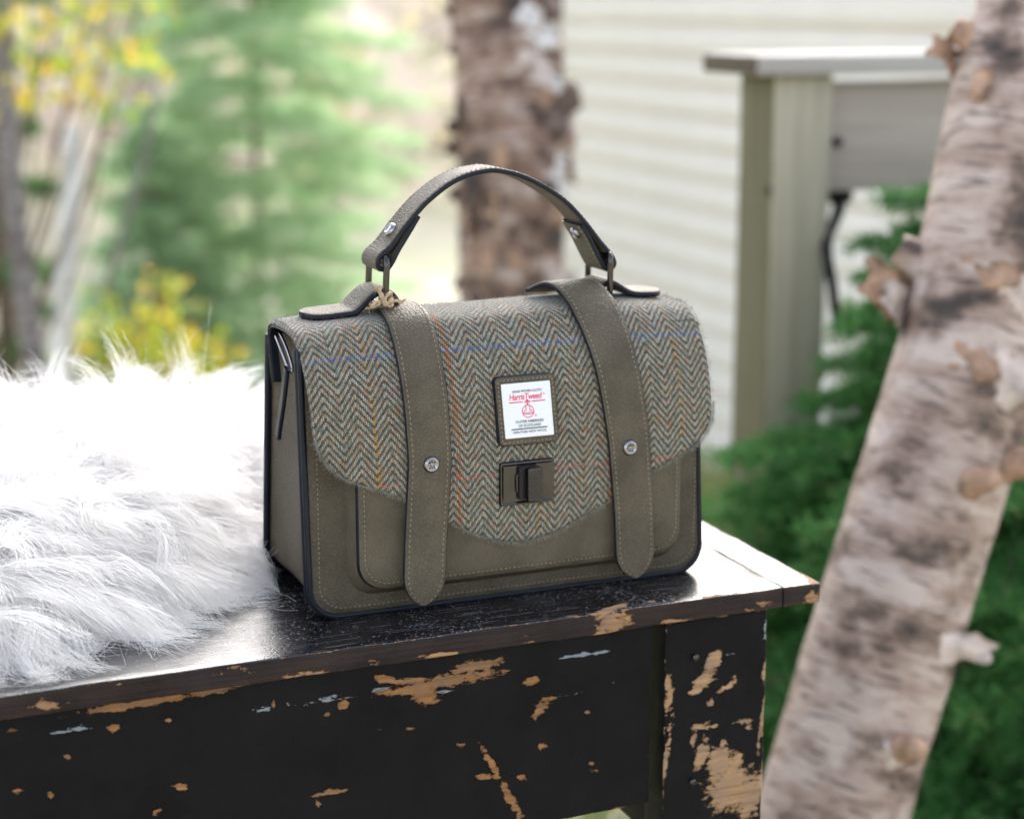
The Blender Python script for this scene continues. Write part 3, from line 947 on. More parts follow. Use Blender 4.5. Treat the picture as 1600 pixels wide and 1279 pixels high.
def spruce(name, label, base, top, R, nb, needle, nmat, seed, per_m=900, power=0.75, droop=0.35, trunk_r=0.03, twigs=7, floor=None):
    r = np.random.default_rng(seed)
    base = np.array(base, float)
    t = empty(name, tuple(base), label, 'tree')
    H = top - base[2]
    tv, tf = tube(np.array([base + [0, 0, h] for h in np.linspace(-0.05, H, 12)]), np.linspace(trunk_r, trunk_r * 0.15, 12), 10)
    mesh('trunk', tv, tf, M_branch, t)
    segs = []
    lg = Geo()
    for b_ in range(nb):
        f = (b_ + r.uniform(0, 1)) / nb
        h = H * (0.04 + 0.95 * f)
        Lb = R * (1 - f) ** power * r.uniform(0.75, 1.12) + 0.06 * R
        az = b_ * 2.399 + r.uniform(-.3, .3)
        d = np.array([math.cos(az), math.sin(az), 0])
        s = np.linspace(0, 1, 10)
        pp = base + [0, 0, h] + d * (s * Lb)[:, None] + np.array([0, 0, 1.0]) * ((0.12 * s - droop * s ** 2 + 0.16 * s ** 4) * Lb)[:, None]
        if floor is not None:
            pp[:, 2] = np.maximum(pp[:, 2], floor + 0.03)
        V_, F_ = tube(pp, np.linspace(trunk_r * .28, trunk_r * .06, 10), 5)
        lg.add(V_, F_)
        side = np.array([-d[1], d[0], 0])
        for i in range(2, 9):
            segs.append((pp[i], pp[i + 1]))
        for q in np.linspace(0.15, 0.97, twigs):
            p0 = np.array([np.interp(q, s, pp[:, k]) for k in range(3)])
            for sg in (-1, 1):
                tl = Lb * (0.42 * (1 - q) + 0.10) * r.uniform(.7, 1.2)
                td = unit(d * 0.75 + side * sg * 0.8 + np.array([0, 0, r.uniform(-.35, .15)]))
                pm = p0 + td * tl * 0.5 + np.array([0, 0, .02 * tl]); pe = p0 + td * tl - np.array([0, 0, 0.12 * tl])
                segs.append((p0, pm)); segs.append((pm, pe))
                if tl > 0.1 * R:
                    for sg2 in (-1, 1):
                        e = pm + unit(td + np.cross(td, [0, 0, 1.0]) * sg2 * .8) * tl * .4
                        segs.append((pm, e))
    kind(lg.build('limbs', M_branch, t), 'stuff')
    A = np.array([s_[0] for s_ in segs]); Bq = np.array([s_[1] for s_ in segs])
    ln = np.linalg.norm(Bq - A, axis=1)
    cnt = np.maximum(2, (ln * per_m).astype(int))
    idx = np.repeat(np.arange(len(A)), cnt)
    u = r.uniform(0, 1, len(idx))[:, None]
    C_ = A[idx] * (1 - u) + Bq[idx] * u
    D_ = unit(Bq - A)[idx] * 0.7 + unit(r.normal(size=C_.shape)) * 0.85
    V_, F_ = tri_cards(C_, D_, needle[0] * r.uniform(.7, 1.2, len(C_)), needle[1], seed)
    mesh('crown', V_, F_, nmat, t, smooth=False)
    return t


spruce('spruce_shrub', 'dark green spruce shrub behind the leaning birch trunk', (1.125, 0.765, -0.72), 0.235, 0.47, 124, (0.022, 0.0028), M_needle, 21, per_m=1150, power=0.5, twigs=8, trunk_r=0.02)
spruce('spruce_shrub', 'low dark spruce below the railing post', (1.0, 0.93, -0.75), -0.16, 0.33, 64, (0.020, 0.0026), M_needle, 22, per_m=1000, power=0.55, twigs=7, trunk_r=0.016)
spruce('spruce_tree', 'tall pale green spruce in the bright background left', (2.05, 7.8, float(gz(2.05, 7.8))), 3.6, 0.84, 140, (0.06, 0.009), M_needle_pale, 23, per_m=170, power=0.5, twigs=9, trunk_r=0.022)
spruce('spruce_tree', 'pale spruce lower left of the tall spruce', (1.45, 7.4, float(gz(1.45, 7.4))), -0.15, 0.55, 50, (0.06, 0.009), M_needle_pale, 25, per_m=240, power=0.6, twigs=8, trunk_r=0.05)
spruce('spruce_tree', 'green spruce at upper left behind the grey trunk', (0.52, 5.4, float(gz(0.5, 5.4))), 1.6, 0.30, 36, (0.045, 0.007), M_needle, 26, per_m=300, power=0.35, twigs=8, trunk_r=0.04)


def leafy(name, label, base, cen, rad, nleaf, size, nbr, seed, cat='bush', mat=None, tip0=6):
    r = np.random.default_rng(seed)
    t = empty(name, tuple(base), label, cat)
    base = np.array(base, float); cen = np.array(cen, float); rad = np.array(rad, float)
    g = Geo(); tips = []
    for b_ in range(nbr):
        tip = cen + unit(r.normal(size=3)) * rad * r.uniform(.5, 1.0)
        mid = base * 0.4 + tip * 0.6 + r.normal(size=3) * rad * 0.12
        pp = smooth_path([base, mid, tip], 14)
        V_, F_ = tube(pp, np.linspace(.010, .002, 14), 5)
        g.add(V_, F_)
        tips += [pp[k] for k in range(tip0, 14)]
    kind(g.build('stems', M_branch, t), 'stuff')
    tips = np.array(tips)
    C_ = tips[r.integers(0, len(tips), nleaf)] + r.normal(size=(nleaf, 3)) * rad * 0.16
    V_, F_ = tri_cards(C_, r.normal(size=(nleaf, 3)) + [0, 0, -.2], size * r.uniform(.6, 1.2, nleaf), size * .65, seed)
    mesh('foliage', V_, F_, mat or M_autumn, t)
    return t


leafy('autumn_bush', 'yellow and orange autumn bush behind the fur', (0.90, 4.93, float(gz(.9, 4.93))), (0.93, 4.95, -0.86), (0.27, 0.25, 0.38), 2400, 0.055, 26, 31)
tt = leafy('autumn_tree', 'yellow leafed tree with branches across the top left corner', (0.15, 4.6, float(gz(.15, 4.6))), (0.58, 4.35, 0.36), (0.50, 0.30, 0.09), 330, 0.055, 22, 32, 'tree', tip0=11)
leafy('autumn_bush', 'small pale green bush at the left edge below the trunks', (0.42, 4.75, float(gz(.42, 4.75))), (0.42, 4.8, -1.0), (0.22, 0.2, 0.3), 900, 0.05, 14, 33)


def far_tree(label, x, y, top, r_, seed):
    z = float(gz(x, y))
    t = empty('hillside_tree', (x, y, z), label, 'tree')
    V_, F_ = tube(np.array([[x + .1 * math.sin(q * 3), y, z + (top - z) * q] for q in np.linspace(0, .95, 8)]), np.linspace(.13, .03, 8), 8)
    mesh('trunk', V_, F_, M_greybark, t, uv=np.stack([V_[:, 0], V_[:, 2]], 1))
    r = np.random.default_rng(seed); n = 900
    q = r.normal(size=(n, 3)) * [r_ * .5, r_ * .5, (top - z) * .2] + [x, y, z + (top - z) * .66]
    V_, F_ = tri_cards(q, r.normal(size=(n, 3)), r.uniform(.15, .32, n), .18, seed)
    mesh('crown', V_, F_, M_far, t)


far_tree('hazy pinkish tree on the hillside left of the tall spruce', 3.2, 16.5, 2.2, 1.0, 41)
far_tree('thin hazy tree on the hillside between spruce and birch trunk', 7.6, 17.5, 3.0, .9, 42)

# ------------------------------------------------------------------ shed with cream siding
sh = empty('garden_shed', (3.9, 4.1, -1.4), 'cream shed wall of horizontal siding boards behind the railing', 'shed')
X0, Y0, Y1, ZB, ZT = 2.66, 2.0, 6.15, -1.42, 1.22
V, F = box(X0 + 0.004, 5.0, Y0 + .01, Y1 - .01, ZB - .3, ZT)
mesh('wall', V, F, M_siding2, sh, smooth=False)
prof = [(0.004, 0.0), (-0.030, 0.0), (-0.034, 0.003), (-0.033, 0.044), (-0.028, 0.054), (-0.008, 0.092), (-0.006, 0.1), (0.004, 0.1)]
bv = []
for yy in (Y0 + .05, Y1 - .06):
    for (o_, z_) in prof:
        bv.append((X0 + o_, yy, z_))
k_ = len(prof)
bf = [(q, (q + 1) % k_, k_ + (q + 1) % k_, k_ + q) for q in range(k_)] + [tuple(range(k_ - 1, -1, -1)), tuple(range(k_, 2 * k_))]
zz = ZB
first = None
while zz < ZT - 0.09:
    if first is None:
        first = mesh('siding_board', np.array(bv) + [0, 0, zz], bf, M_siding, sh, smooth=False)
        z_first = zz
    else:
        o = first.copy(); COL.objects.link(o); o.parent = sh
        o.location = (random.uniform(-.0015, .0015), 0, zz - z_first)
    zz += 0.1
for yy in (Y0, Y1 - .06):
    V, F, _ = rbox(X0 - .045, X0 + .05, yy, yy + .06, ZB - .2, ZT, .004, 1.0)
    mesh('corner_board', V, F, M_siding2, sh)
V, F = box(X0 - .06, 5.1, Y0 - .1, Y1 + .1, ZT + .002, ZT + .06)
mesh('roof', V, F, M_roof, sh, smooth=False)

# ------------------------------------------------------------------ railing
rl = empty('deck_railing', (0.955, 1.06, -0.8), 'weathered timber railing post with cap rail and side board', 'railing')
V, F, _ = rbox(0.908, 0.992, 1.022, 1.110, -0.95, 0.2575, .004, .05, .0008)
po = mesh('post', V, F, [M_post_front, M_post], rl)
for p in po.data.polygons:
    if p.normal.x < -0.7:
        p.material_index = 1  # left-facing sides take the darker tone, shade painted into the colour
for (z_, x_) in [(0.115, 0.913)]:
    V, F = tube(np.array([(x_ - .008, 1.030, z_), (x_ + .001, 1.030, z_)]), .005, 10)
    mesh('bolt_head', V, F, M_black, po)
V, F, O = rbox(0.868, 1.62, 0.998, 1.138, 0.2585, 0.2825, .003, .06, .0008)
cap = mesh('cap_rail', V, F, [M_cap, M_endgrain], rl)
for p in cap.data.polygons:
    if p.normal.x < -0.8:
        p.material_index = 1
V, F, _ = rbox(0.9935, 1.60, 1.045, 1.083, 0.108, 0.2465, .003, .06, .0008)
sb = mesh('side_board', V, F, M_rail, rl)
V, F = tube(np.array([(1.012, 1.036, .172), (1.012, 1.046, .172)]), .006, 10)
mesh('bolt_head', V, F, M_black, sb)
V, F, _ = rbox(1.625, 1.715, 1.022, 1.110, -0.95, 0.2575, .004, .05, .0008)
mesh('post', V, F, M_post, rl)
ib = empty('iron_hook', (0.93, 0.90, 0.10), 'curved black iron hook hanging below the railing board', 'hook')
pp = smooth_path([(1.030, 1.062, .104), (1.028, 1.055, .085), (0.998, 1.03, .056), (0.984, 1.01, .034), (0.988, 1.0, -.01), (0.996, 1.0, -.055), (1.004, 1.0, -.07)], 30)
V, F = tube(pp, np.linspace(.009, .006, 30), 10)
mesh('hook_bar', V, F, M_black, ib)
V, F, _ = rbox(1.012, 1.046, 1.050, 1.078, .092, .1075, .003, .02)
mesh('mounting_plate', V, F, M_black, ib)

# ------------------------------------------------------------------ bench
AP = [(0.0624, -0.0306, 0.0389, 0.0044, 1.5), (0.0841, -0.0241, 0.0165, 0.004, 0.6), (0.0527, -0.0368, 0.0098, 0.0066, -27.3), (0.0431, -0.0273, 0.0123, 0.0027, -3.5), (0.0279, -0.0235, 0.0069, 0.003, -8.4), (0.1181, -0.0377, 0.007, 0.0025, 11.6), (0.1271, -0.0517, 0.0087, 0.0021, 11.4), (0.1243, -0.0557, 0.005, 0.0039, 22.2), (0.0938, -0.0867, 0.0182, 0.0023, -62.2), (0.106, -0.1109, 0.015, 0.003, -62.2), (0.0878, -0.0928, 0.006, 0.0024, -4.8), (-0.1088, -0.0167, 0.0412, 0.0029, 0.8), (-0.0706, -0.0156, 0.021, 0.0019, 0.8), (-0.1604, -0.0116, 0.0052, 0.0029, 2.1), (-0.1239, -0.0288, 0.0044, 0.0025, -9.1), (-0.1481, -0.0412, 0.002, 0.0018, -9.5), (-0.1581, -0.0612, 0.0027, 0.0029, -10.0), (-0.1744, -0.0566, 0.0033, 0.0025, -9.9), (-0.0894, -0.0685, 0.0036, 0.0025, -20.0), (-0.1029, -0.0803, 0.0034, 0.0019, 11.7), (0.0428, -0.0551, 0.0027, 0.0012, -9.1), (-0.036, -0.029, 0.0022, 0.0037, -8.8), (0.0036, -0.0351, 0.0035, 0.0041, -18.5), (-0.0062, -0.0397, 0.0026, 0.0015, -8.9), (-0.0042, -0.086, 0.0126, 0.001, 0.4), (0.1202, -0.061, 0.0025, 0.0016, -8.9), (0.0236, -0.0528, 0.0019, 0.0012, -9.1), (-0.0942, -0.0296, 0.0024, 0.0018, -9.0), (-0.1756, -0.021, 0.0045, 0.0014, -0.4), (0.1244, -0.0797, 0.0031, 0.0021, 10.9), (0.1121, -0.0966, 0.0033, 0.002, -9.7), (0.16, -0.1019, 0.003, 0.0016, -9.7), (0.17, -0.0506, 0.0013, 0.004, -8.5), (0.1533, -0.0622, 0.0025, 0.0012, -8.8), (0.0739, -0.0711, 0.0032, 0.0012, -4.4), (-0.0123, -0.0919, 0.0011, 0.0027, -10.1), (0.1578, -0.0962, 0.0017, 0.0012, -9.5), (0.1766, -0.1284, 0.0059, 0.0013, -0.5), (0.139, -0.1094, 0.0008, 0.0008, -9.9)]
LEG = [(0.2375, -0.0413, 0.0061, 0.0074, -25.5), (0.2312, -0.0536, 0.0104, 0.005, 27.3), (0.2248, -0.0596, 0.0054, 0.0025, -8.6), (0.2469, -0.06, 0.0089, 0.0019, 27.1), (0.2512, -0.0565, 0.0023, 0.004, -17.2), (0.236, -0.0687, 0.0048, 0.0014, 32.8), (0.232, -0.083, 0.0125, 0.0017, -4.4), (0.2588, -0.0839, 0.0063, 0.0013, -1.5), (0.2634, -0.0885, 0.0028, 0.0017, -9.0), (0.2511, -0.127, 0.0198, 0.0157, 9.7), (0.2438, -0.1088, 0.0106, 0.0104, -26.8), (0.2307, -0.1016, 0.0046, 0.0114, -18.3), (0.265, -0.1359, 0.0076, 0.0161, -14.5), (0.2247, -0.091, 0.0022, 0.0059, -9.2), (0.2457, -0.0965, 0.0027, 0.0042, -9.3), (0.2551, -0.1107, 0.0055, 0.0085, -9.5), (0.2063, -0.0511, 0.0022, 0.009, -8.5), (0.2078, -0.0615, 0.0026, 0.0124, -8.7), (0.2064, -0.0984, 0.0018, 0.0251, -9.4), (0.2733, -0.0841, 0.0019, 0.0256, -8.9), (0.2738, -0.1267, 0.0028, 0.026, -9.8), (0.2732, -0.0548, 0.0014, 0.0084, -8.3)]
BLUE = [(-0.006, -0.0306, 0.017, 0.0013, 0.5), (0.0271, -0.0299, 0.0091, 0.0017, -0.5), (-0.0389, -0.0304, 0.0143, 0.0009, 1.6), (-0.1496, -0.0258, 0.0182, 0.0011, -0.5), (-0.176, -0.028, 0.0064, 0.0014, 1.7), (0.0585, -0.0358, 0.0097, 0.001, -0.6), (0.1509, -0.0266, 0.0207, 0.0009, -0.4), (0.1419, -0.0496, 0.009, 0.0006, 1.1)]
LBLUE = [(0.253, -0.0403, 0.0125, 0.0008, -2.6), (0.2727, -0.0278, 0.0009, 0.0083, -7.8)]


def blobs(O, L, a=0, b=2, soft=0.75, minr=0.0):
    w = np.zeros(len(O))
    for cx, cz, rx, rz, an in L:
        c, s = math.cos(math.radians(an)), math.sin(math.radians(an))
        dx, dz = O[:, a] - cx, O[:, b] - cz
        d = np.hypot((dx * c + dz * s) / max(rx, minr), (-dx * s + dz * c) / max(rz, minr))
        w = np.maximum(w, np.clip(0.92 - (d - 0.42) * soft, 0, 1))
    return w


bench = empty('bench', (-0.25, 0.14, -0.62), 'black bench with chipped paint holding the handbag and fur', 'bench')


def plank(name, b6, r, step, mat, wear=None, pale=None, jit=.0006, seed=0.0, edge=0.35, ew=0.003):
    V, F, O = rbox(*b6, r, step, jit, seed)
    lo = np.array([b6[0], b6[2], b6[4]]); hi = np.array([b6[1], b6[3], b6[5]])
    dd = np.sort(np.minimum(O - lo, hi - O), axis=1)
    ed = dd[:, 1]
    w = edge * np.exp(-ed / ew)
    if wear is not None:
        w = np.maximum(w, wear(O, ed))
    pl = pale(O) if pale is not None else np.zeros(len(O))
    o = mesh(name, V, F, mat, bench, attrs={'wear': w, 'pale': pl})
    if name in ('top_board', 'end_board'):
        o.data.materials.append(M_board_edge)
        for p in o.data.polygons:
            if p.normal.z < 0.5:
                p.material_index = 1
    return o


def top_wear(O, ed):
    w = 0.50 * np.exp(-ed / .0014)
    front = O[:, 1] < -0.03
    w = np.maximum(w, np.where(front, blobs(O, [(.166, -.050, .010, .005, 20), (.172, -.047, .016, .002, 30), (.235, -.051, .02, .0015, 0), (.2, -.043, .01, .0015, 30), (.14, -.051, .012, .001, 0)], 0, 1), 0))
    onf = O[:, 1] < -0.0525
    w = np.maximum(w, np.where(onf, blobs(O, [(.169, -.006, .008, .008, 0), (.06, -.012, .012, .0018, 0), (.11, -.011, .006, .0025, 0), (-.02, -.012, .014, .0015, 0), (.21, -.012, .01, .0015, 0), (-.11, -.006, .012, .0012, 0), (.13, -.003, .01, .0012, 0), (.263, -.011, .008, .003, 20), (-.16, -.008, .01, .003, 0), (.02, -.010, .008, .002, 0), (-.06, -.003, .012, .002, 0)]), 0))
    return w


def end_wear(O, ed):
    w = 0.45 * np.exp(-ed / .002)
    return np.maximum(w, blobs(O, [(.304, -.050, .007, .004, 0), (.292, -.048, .008, .002, 20), (.3085, -.04, .002, .012, 0)], 0, 1))


plank('top_board', (-0.88, 0.2824, -0.053, 0.345, -0.0132, 0.0), .0013, (.012, .006, .0035), M_bench_top, top_wear, seed=1)
plank('end_board', (0.2827, 0.3095, -0.053, 0.345, -0.0132, -0.0003), .0016, (.005, .006, .0035), M_bench_top, end_wear, seed=2)
plank('apron', (-0.83, 0.1965, -0.047, -0.031, -0.1285, -0.0136), .0012, (.0034, .008, .0024), M_bench, lambda O, ed: np.maximum(np.where(O[:, 1] < -.046, blobs(O, AP, minr=.0016), 0), .3 * np.exp(-ed / .002)), lambda O: np.where(O[:, 1] < -.046, blobs(O, BLUE, minr=.0016), 0), seed=3)
plank('leg', (0.2045, 0.2745, -0.0495, -0.024, -0.62, -0.0136), .0014, (.0026, .008, .003), M_leg, lambda O, ed: np.maximum(np.where(O[:, 1] < -.049, blobs(O, LEG, minr=.0022), 0), .55 * np.exp(-ed / .002)), lambda O: np.where(O[:, 1] < -.049, blobs(O, LBLUE, minr=.0014), 0), seed=4)
plank('leg', (0.2045, 0.2745, 0.315, 0.340, -0.62, -0.0136), .0014, (.01, .01, .02), M_leg, seed=5)
plank('leg', (-0.84, -0.77, -0.0495, -0.024, -0.62, -0.0136), .0014, (.01, .01, .02), M_leg, seed=6)
plank('leg', (-0.84, -0.77, 0.315, 0.340, -0.62, -0.0136), .0014, (.01, .01, .02), M_leg, seed=7)
plank('end_panel', (0.206, 0.222, -0.0235, 0.3145, -0.16, -0.0136), .0014, (.01, .02, .02), M_bench, seed=8)
plank('end_panel', (-0.80, -0.784, -0.0235, 0.3145, -0.16, -0.0136), .0014, (.01, .02, .02), M_bench, seed=9)
plank('rear_apron', (-0.765, 0.2035, 0.318, 0.333, -0.085, -0.0136), .0014, (.03, .01, .01), M_bench, seed=10)
plank('stretcher', (0.218, 0.240, -0.0235, 0.3145, -0.30, -0.26), .002, (.01, .03, .01), M_bench, seed=11)
for (x, z) in [(0.2245, -0.0375), (0.2245, -.118)]:
    V, F = tube(np.array([(x, -.0515, z), (x, -.0485, z)]), .0021, 12)
    mesh('screw_head', V, F, M_gun, bench)

# ------------------------------------------------------------------ sheepskin
skin = empty('sheepskin', (-0.35, 0.17, 0.0), 'long haired white sheepskin spread over the left of the bench', 'sheepskin')
POLY = np.array([(-.84, .004), (-.30, .010), (-.20, .020), (-.165, .032), (-.125, .052), (-.085, .072), (-.055, .105), (-.03, .145), (.01, .172), (.06, .19), (.09, .25), (.07, .318), (-.3, .325), (-.84, .325)])


def sdist(X, Y):
    """distance inside the hide outline (positive inside) and the outward direction"""
    P = np.stack([X, Y], -1)
    best = np.full(X.shape, 9.0); dirn = np.zeros(P.shape)
    inside = np.zeros(X.shape, bool)
    n = len(POLY)
    for i in range(n):
        a, b = POLY[i], POLY[(i + 1) % n]
        ab = b - a
        t = np.clip(((P - a) @ ab) / (ab @ ab), 0, 1)
        q = a + t[..., None] * ab
        d = np.linalg.norm(P - q, axis=-1)
        m = d < best
        best = np.where(m, d, best)
        dirn = np.where(m[..., None], q - P, dirn)
        c = ((a[1] > P[..., 1]) != (b[1] > P[..., 1])) & (P[..., 0] < (b[0] - a[0]) * (P[..., 1] - a[1]) / (b[1] - a[1] + 1e-12) + a[0])
        inside ^= c
    return np.where(inside, best, -best), unit(dirn) * np.where(inside, 1, -1)[..., None]


def hide_h(X, Y):
    d, _ = sdist(X, Y)
    e = np.clip(d / 0.13, 0, 1)
    h = 0.006 + 0.044 * (1 - (1 - e) ** 2.2)
    h = h + e * (0.008 * np.sin(X * 31 + 1.0) * np.sin(Y * 27) + 0.006 * np.sin(X * 55 + Y * 40))
    h = h + 0.012 * np.clip((Y - .1) / .2, 0, 1) * e
    return np.where(d > 0, h, 0.0)


hx = np.linspace(-.85, .10, 120); hy = np.linspace(-.03, .33, 56)
HX, HY = np.meshgrid(hx, hy)
HZ = np.maximum(hide_h(HX, HY), 0.0015)
D_, _ = sdist(HX, HY)
keep = D_ > -0.006
Vh = np.stack([HX, HY, HZ], -1).reshape(-1, 3)
Fh = []
W_ = len(hx)
kf = keep
for i in range(len(hy) - 1):
    for j in range(W_ - 1):
        if kf[i, j] and kf[i + 1, j] and kf[i, j + 1] and kf[i + 1, j + 1]:
            Fh.append((i * W_ + j, i * W_ + j + 1, (i + 1) * W_ + j + 1, (i + 1) * W_ + j))
mesh('hide', Vh, Fh, M_hide, skin)


def make_fur():
    r = np.random.default_rng(11)
    NL = 4300
    X = r.uniform(-.62, .1, NL * 4); Y = r.uniform(-.03, .33, NL * 4)
    d, o = sdist(X, Y)
    pr = np.where(d > 0, 0.30 + 0.7 * np.exp(-d / 0.03), 0) * np.where(X < -.45, .5, 1)
    sel = np.nonzero(r.uniform(0, 1, len(X)) < pr)[0][:NL]
    X, Y, d, o = X[sel], Y[sel], d[sel], o[sel]
    n = len(X); K = 10
    root = np.stack([X, Y, hide_h(X, Y)], 1)
    edge = np.exp(-d / 0.055)
    comb = np.array([0.55, -0.75])
    flow = o * edge[:, None] * 1.25 + comb * (0.55 * (1 - edge))[:, None] + r.normal(0, .30, (n, 2))
    D = np.concatenate([flow, (0.85 - 0.55 * edge + r.normal(0, .18, n))[:, None]], 1)
    D = unit(D)
    Ln = r.uniform(.052, .088, n) * (1 + .12 * edge)
    G = np.zeros((n, K, 3)); G[:, 0] = root
    lat = unit(np.cross(D, [0, 0, 1.0]))
    ph = r.uniform(0, 6.28, n); amp = r.uniform(.05, .34, n)
    curl = r.normal(0, .16, n)
    for k in range(1, K):
        f = k / (K - 1)
        D = D + np.array([0, 0, -1.0]) * (0.05 + 0.20 * f) + lat * (amp * np.cos(ph + f * 5.5) * .35 + curl * f)[:, None]
        D = unit(D)
        G[:, k] = G[:, k - 1] + D * (Ln / (K - 1))[:, None]
        over = (G[:, k, 1] > -.058)
        hh = np.maximum(hide_h(G[:, k, 0], G[:, k, 1]) * 0.95, 0.0) + .0015
        low = over & (G[:, k, 2] < hh)
        G[low, k, 2] = hh[low] + r.uniform(0, .002, low.sum())
        D[low, 2] = np.maximum(D[low, 2], -.02)
    S = 38
    off = r.normal(0, 1, (n, S, 1, 3)) * np.array([1, 1, .25]) * .0065
    f = np.linspace(0, 1, K)[None, None, :, None]
    tight = r.uniform(.3, .72, (n, 1, 1, 1))
    wv = r.normal(0, 1, (n, S, 1, 3)) * .0035
    ph2 = r.uniform(0, 6.28, (n, S, 1, 1))
    C = G[:, None] + off * (1 - tight * f) + wv * f ** 1.5 * np.sin(ph2 + f * 5)
    sc = r.uniform(.72, 1.08, (n, S, 1, 1))
    C = root[:, None, None] + (C - root[:, None, None]) * (1 + (sc - 1) * f)
    # stray hairs
    C = C.reshape(-1, K, 3)
    stray = r.uniform(0, 1, len(C)) < 0.05
    C[stray] += (r.normal(0, 1, (stray.sum(), 1, 3)) * .012) * (np.linspace(0, 1, K)[None, :, None] ** 1.6)
    # keep the wool out of the handbag and above the bench
    inb = (C[..., 0] > -.004) & (C[..., 0] < .256) & (C[..., 1] < .106) & (C[..., 1] > -.03)
    C[..., 1] = np.where(inb & (C[..., 0] > .004), .107, C[..., 1])
    C[..., 0] = np.where(inb & (C[..., 0] <= .004), -.0045, C[..., 0])
    C[..., 1] = np.maximum(C[..., 1], -.044 + .3 * np.minimum(C[..., 1] + .044, 0))
    ob = (C[..., 1] > -.056) & (C[..., 2] < .0012)
    C[..., 2] = np.where(ob, .0012 + r.uniform(0, .002, C.shape[:2]), C[..., 2])
    return C


def hair_object(name, C, rroot, rtip, mat, parent):
    n, K, _ = C.shape
    cv = bpy.data.hair_curves.new(name)
    cv.add_curves([K] * n)
    P = (C.reshape(-1, 3) - WL[parent.name]).astype(np.float32)
    cv.attributes['position'].data.foreach_set('vector', P.ravel())
    rad = np.broadcast_to(np.linspace(rroot, rtip, K), (n, K)).astype(np.float32)
    at = cv.attributes.get('radius') or cv.attributes.new('radius', 'FLOAT', 'POINT')
    at.data.foreach_set('value', np.ascontiguousarray(rad).ravel())
    cv.materials.append(mat)
    o = bpy.data.objects.new(name, cv)
    link(o, parent)
    return o


fur = hair_object('wool', make_fur(), 0.00016, 0.00005, M_fur, skin)

# ------------------------------------------------------------------ handbag
bag = empty('handbag', (0.126, 0.045, 0.0), 'taupe leather satchel with herringbone tweed flap, top handle and two straps', 'handbag')
FR = rrect(0.0, 0.252, 0.0015, 0.160, .017, 0.0)
BK = rrect(0.001, 0.251, 0.0015, 0.158, .017, 0.0)
NP = len(FR)


def back_y(z):
    return 0.0985 - 0.205 * z


def lean(V):
    """the bag narrows and tips a little towards its top"""
    V = np.array(V, float)
    f = np.clip(V[:, 2] / .16, 0, 1)
    V[:, 0] -= .0028 * f + .0042 * f * V[:, 0] / .252
    return V


def panel_loft(outline, yfun, th, dome, sgn, name, mat):
    """front or back panel: rounded plate with a slightly padded face, sgn -1 faces the viewer"""
    g = Geo()
    cx = outline[:, 0].mean()
    rings = [(0.0, 0.0), (0.0, th * .55), (0.0009, th), (0.006, th + dome * .35), (0.02, th + dome)]
    V = []
    x0, x1 = outline[:, 0].min(), outline[:, 0].max(); z0, z1 = outline[:, 1].min(), outline[:, 1].max()
    for ins, h in rings:
        o = rrect(x0 + ins, x1 - ins, z0 + ins, z1, max(.017 - ins * .5, .006), 0.0)
        V.append(np.stack([o[:, 0], yfun(o[:, 1]) + sgn * h, o[:, 1]], 1))
    V = np.concatenate(V)
    F = []; M = []
    for r in range(len(rings) - 1):
        for k in range(NP):
            l = (k + 1) % NP
            q = (r * NP + k, r * NP + l, (r + 1) * NP + l, (r + 1) * NP + k)
            F.append(q if sgn < 0 else q[::-1]); M.append(1 if r < 1 else 0)
    base = (len(rings) - 1) * NP
    q = tuple(range(base, base + NP))
    F.append(q if sgn < 0 else q[::-1]); M.append(0)
    V = lean(V)
    return mesh(name, V, F, [mat, M_edge], bag, midx=M)


front = panel_loft(FR, lambda z: 0 * z, .0028, .0004, -1, 'front_panel', M_leather)
back = panel_loft(BK, lambda z: back_y(z), .0028, .0004, 1, 'back_panel', M_leather)

# gusset: sides and bottom as one folded strip
gf = FR; gb_ = BK
nr = 13
V = []
for q in np.linspace(0, 1, nr):
    o = gf * (1 - q) + gb_ * q
    inn = math.sin(q * math.pi)
    z = o[:, 1]
    top = np.clip((z - .02) / .14, 0, 1)
    cxn = np.where(o[:, 0] < .126, 1.0, -1.0) * np.clip(np.abs(o[:, 0] - .126) / .126, 0, 1) ** 6
    fold = inn * (.0016 + .010 * top ** 1.5) + 0.0018
    x = o[:, 0] + cxn * fold
    zz_ = z + (1 - np.clip((z) / .012, 0, 1)) * (.0012 + .002 * inn)
    y = 0.0 + (back_y(z)) * q
    V.append(np.stack([x, y, zz_], 1))
V = np.concatenate(V)
F = []
for r in range(nr - 1):
    for k in range(NP - 1):
        F.append((r * NP + k, (r + 1) * NP + k, (r + 1) * NP + k + 1, r * NP + k + 1))
mesh('gusset', lean(V), F, M_leather, bag)
# edge piping, two beads at the front seam and one at the back
for yoff, ins, rr in ((0.0022, -.0008, .0022), (-.0020, -.0006, .0019)):
    o = rrect(ins, .252 - ins, .0015 + ins, .158, .017, 0)
    V, F = tube(np.stack([o[:, 0], np.full(NP, yoff), o[:, 1]], 1), rr, 8)
    mesh('piping', lean(V), F, M_edge, bag)
o = rrect(.0006, .2514, .0012, .156, .017, 0)
V, F = tube(np.stack([o[:, 0], back_y(o[:, 1]) + .0005, o[:, 1]], 1), .0022, 8)
mesh('piping', lean(V), F, M_edge, bag)
# zipped top under the flap
V, F, _ = rbox(.008, .244, .004, .060, .140, .152, .003, .03)
mesh('zip_panel', V, F, M_lining, bag)
# stitching of the front panel
sg = Geo()
o = rrect(.0048, .2472, .0058, .158, .0145, 0)
stitches(sg, np.stack([o[:, 0], np.full(NP, -.0029), o[:, 1]], 1), (0, -1, 0))
st = sg.build('stitching', M_thread, front); kind(st, 'stuff')

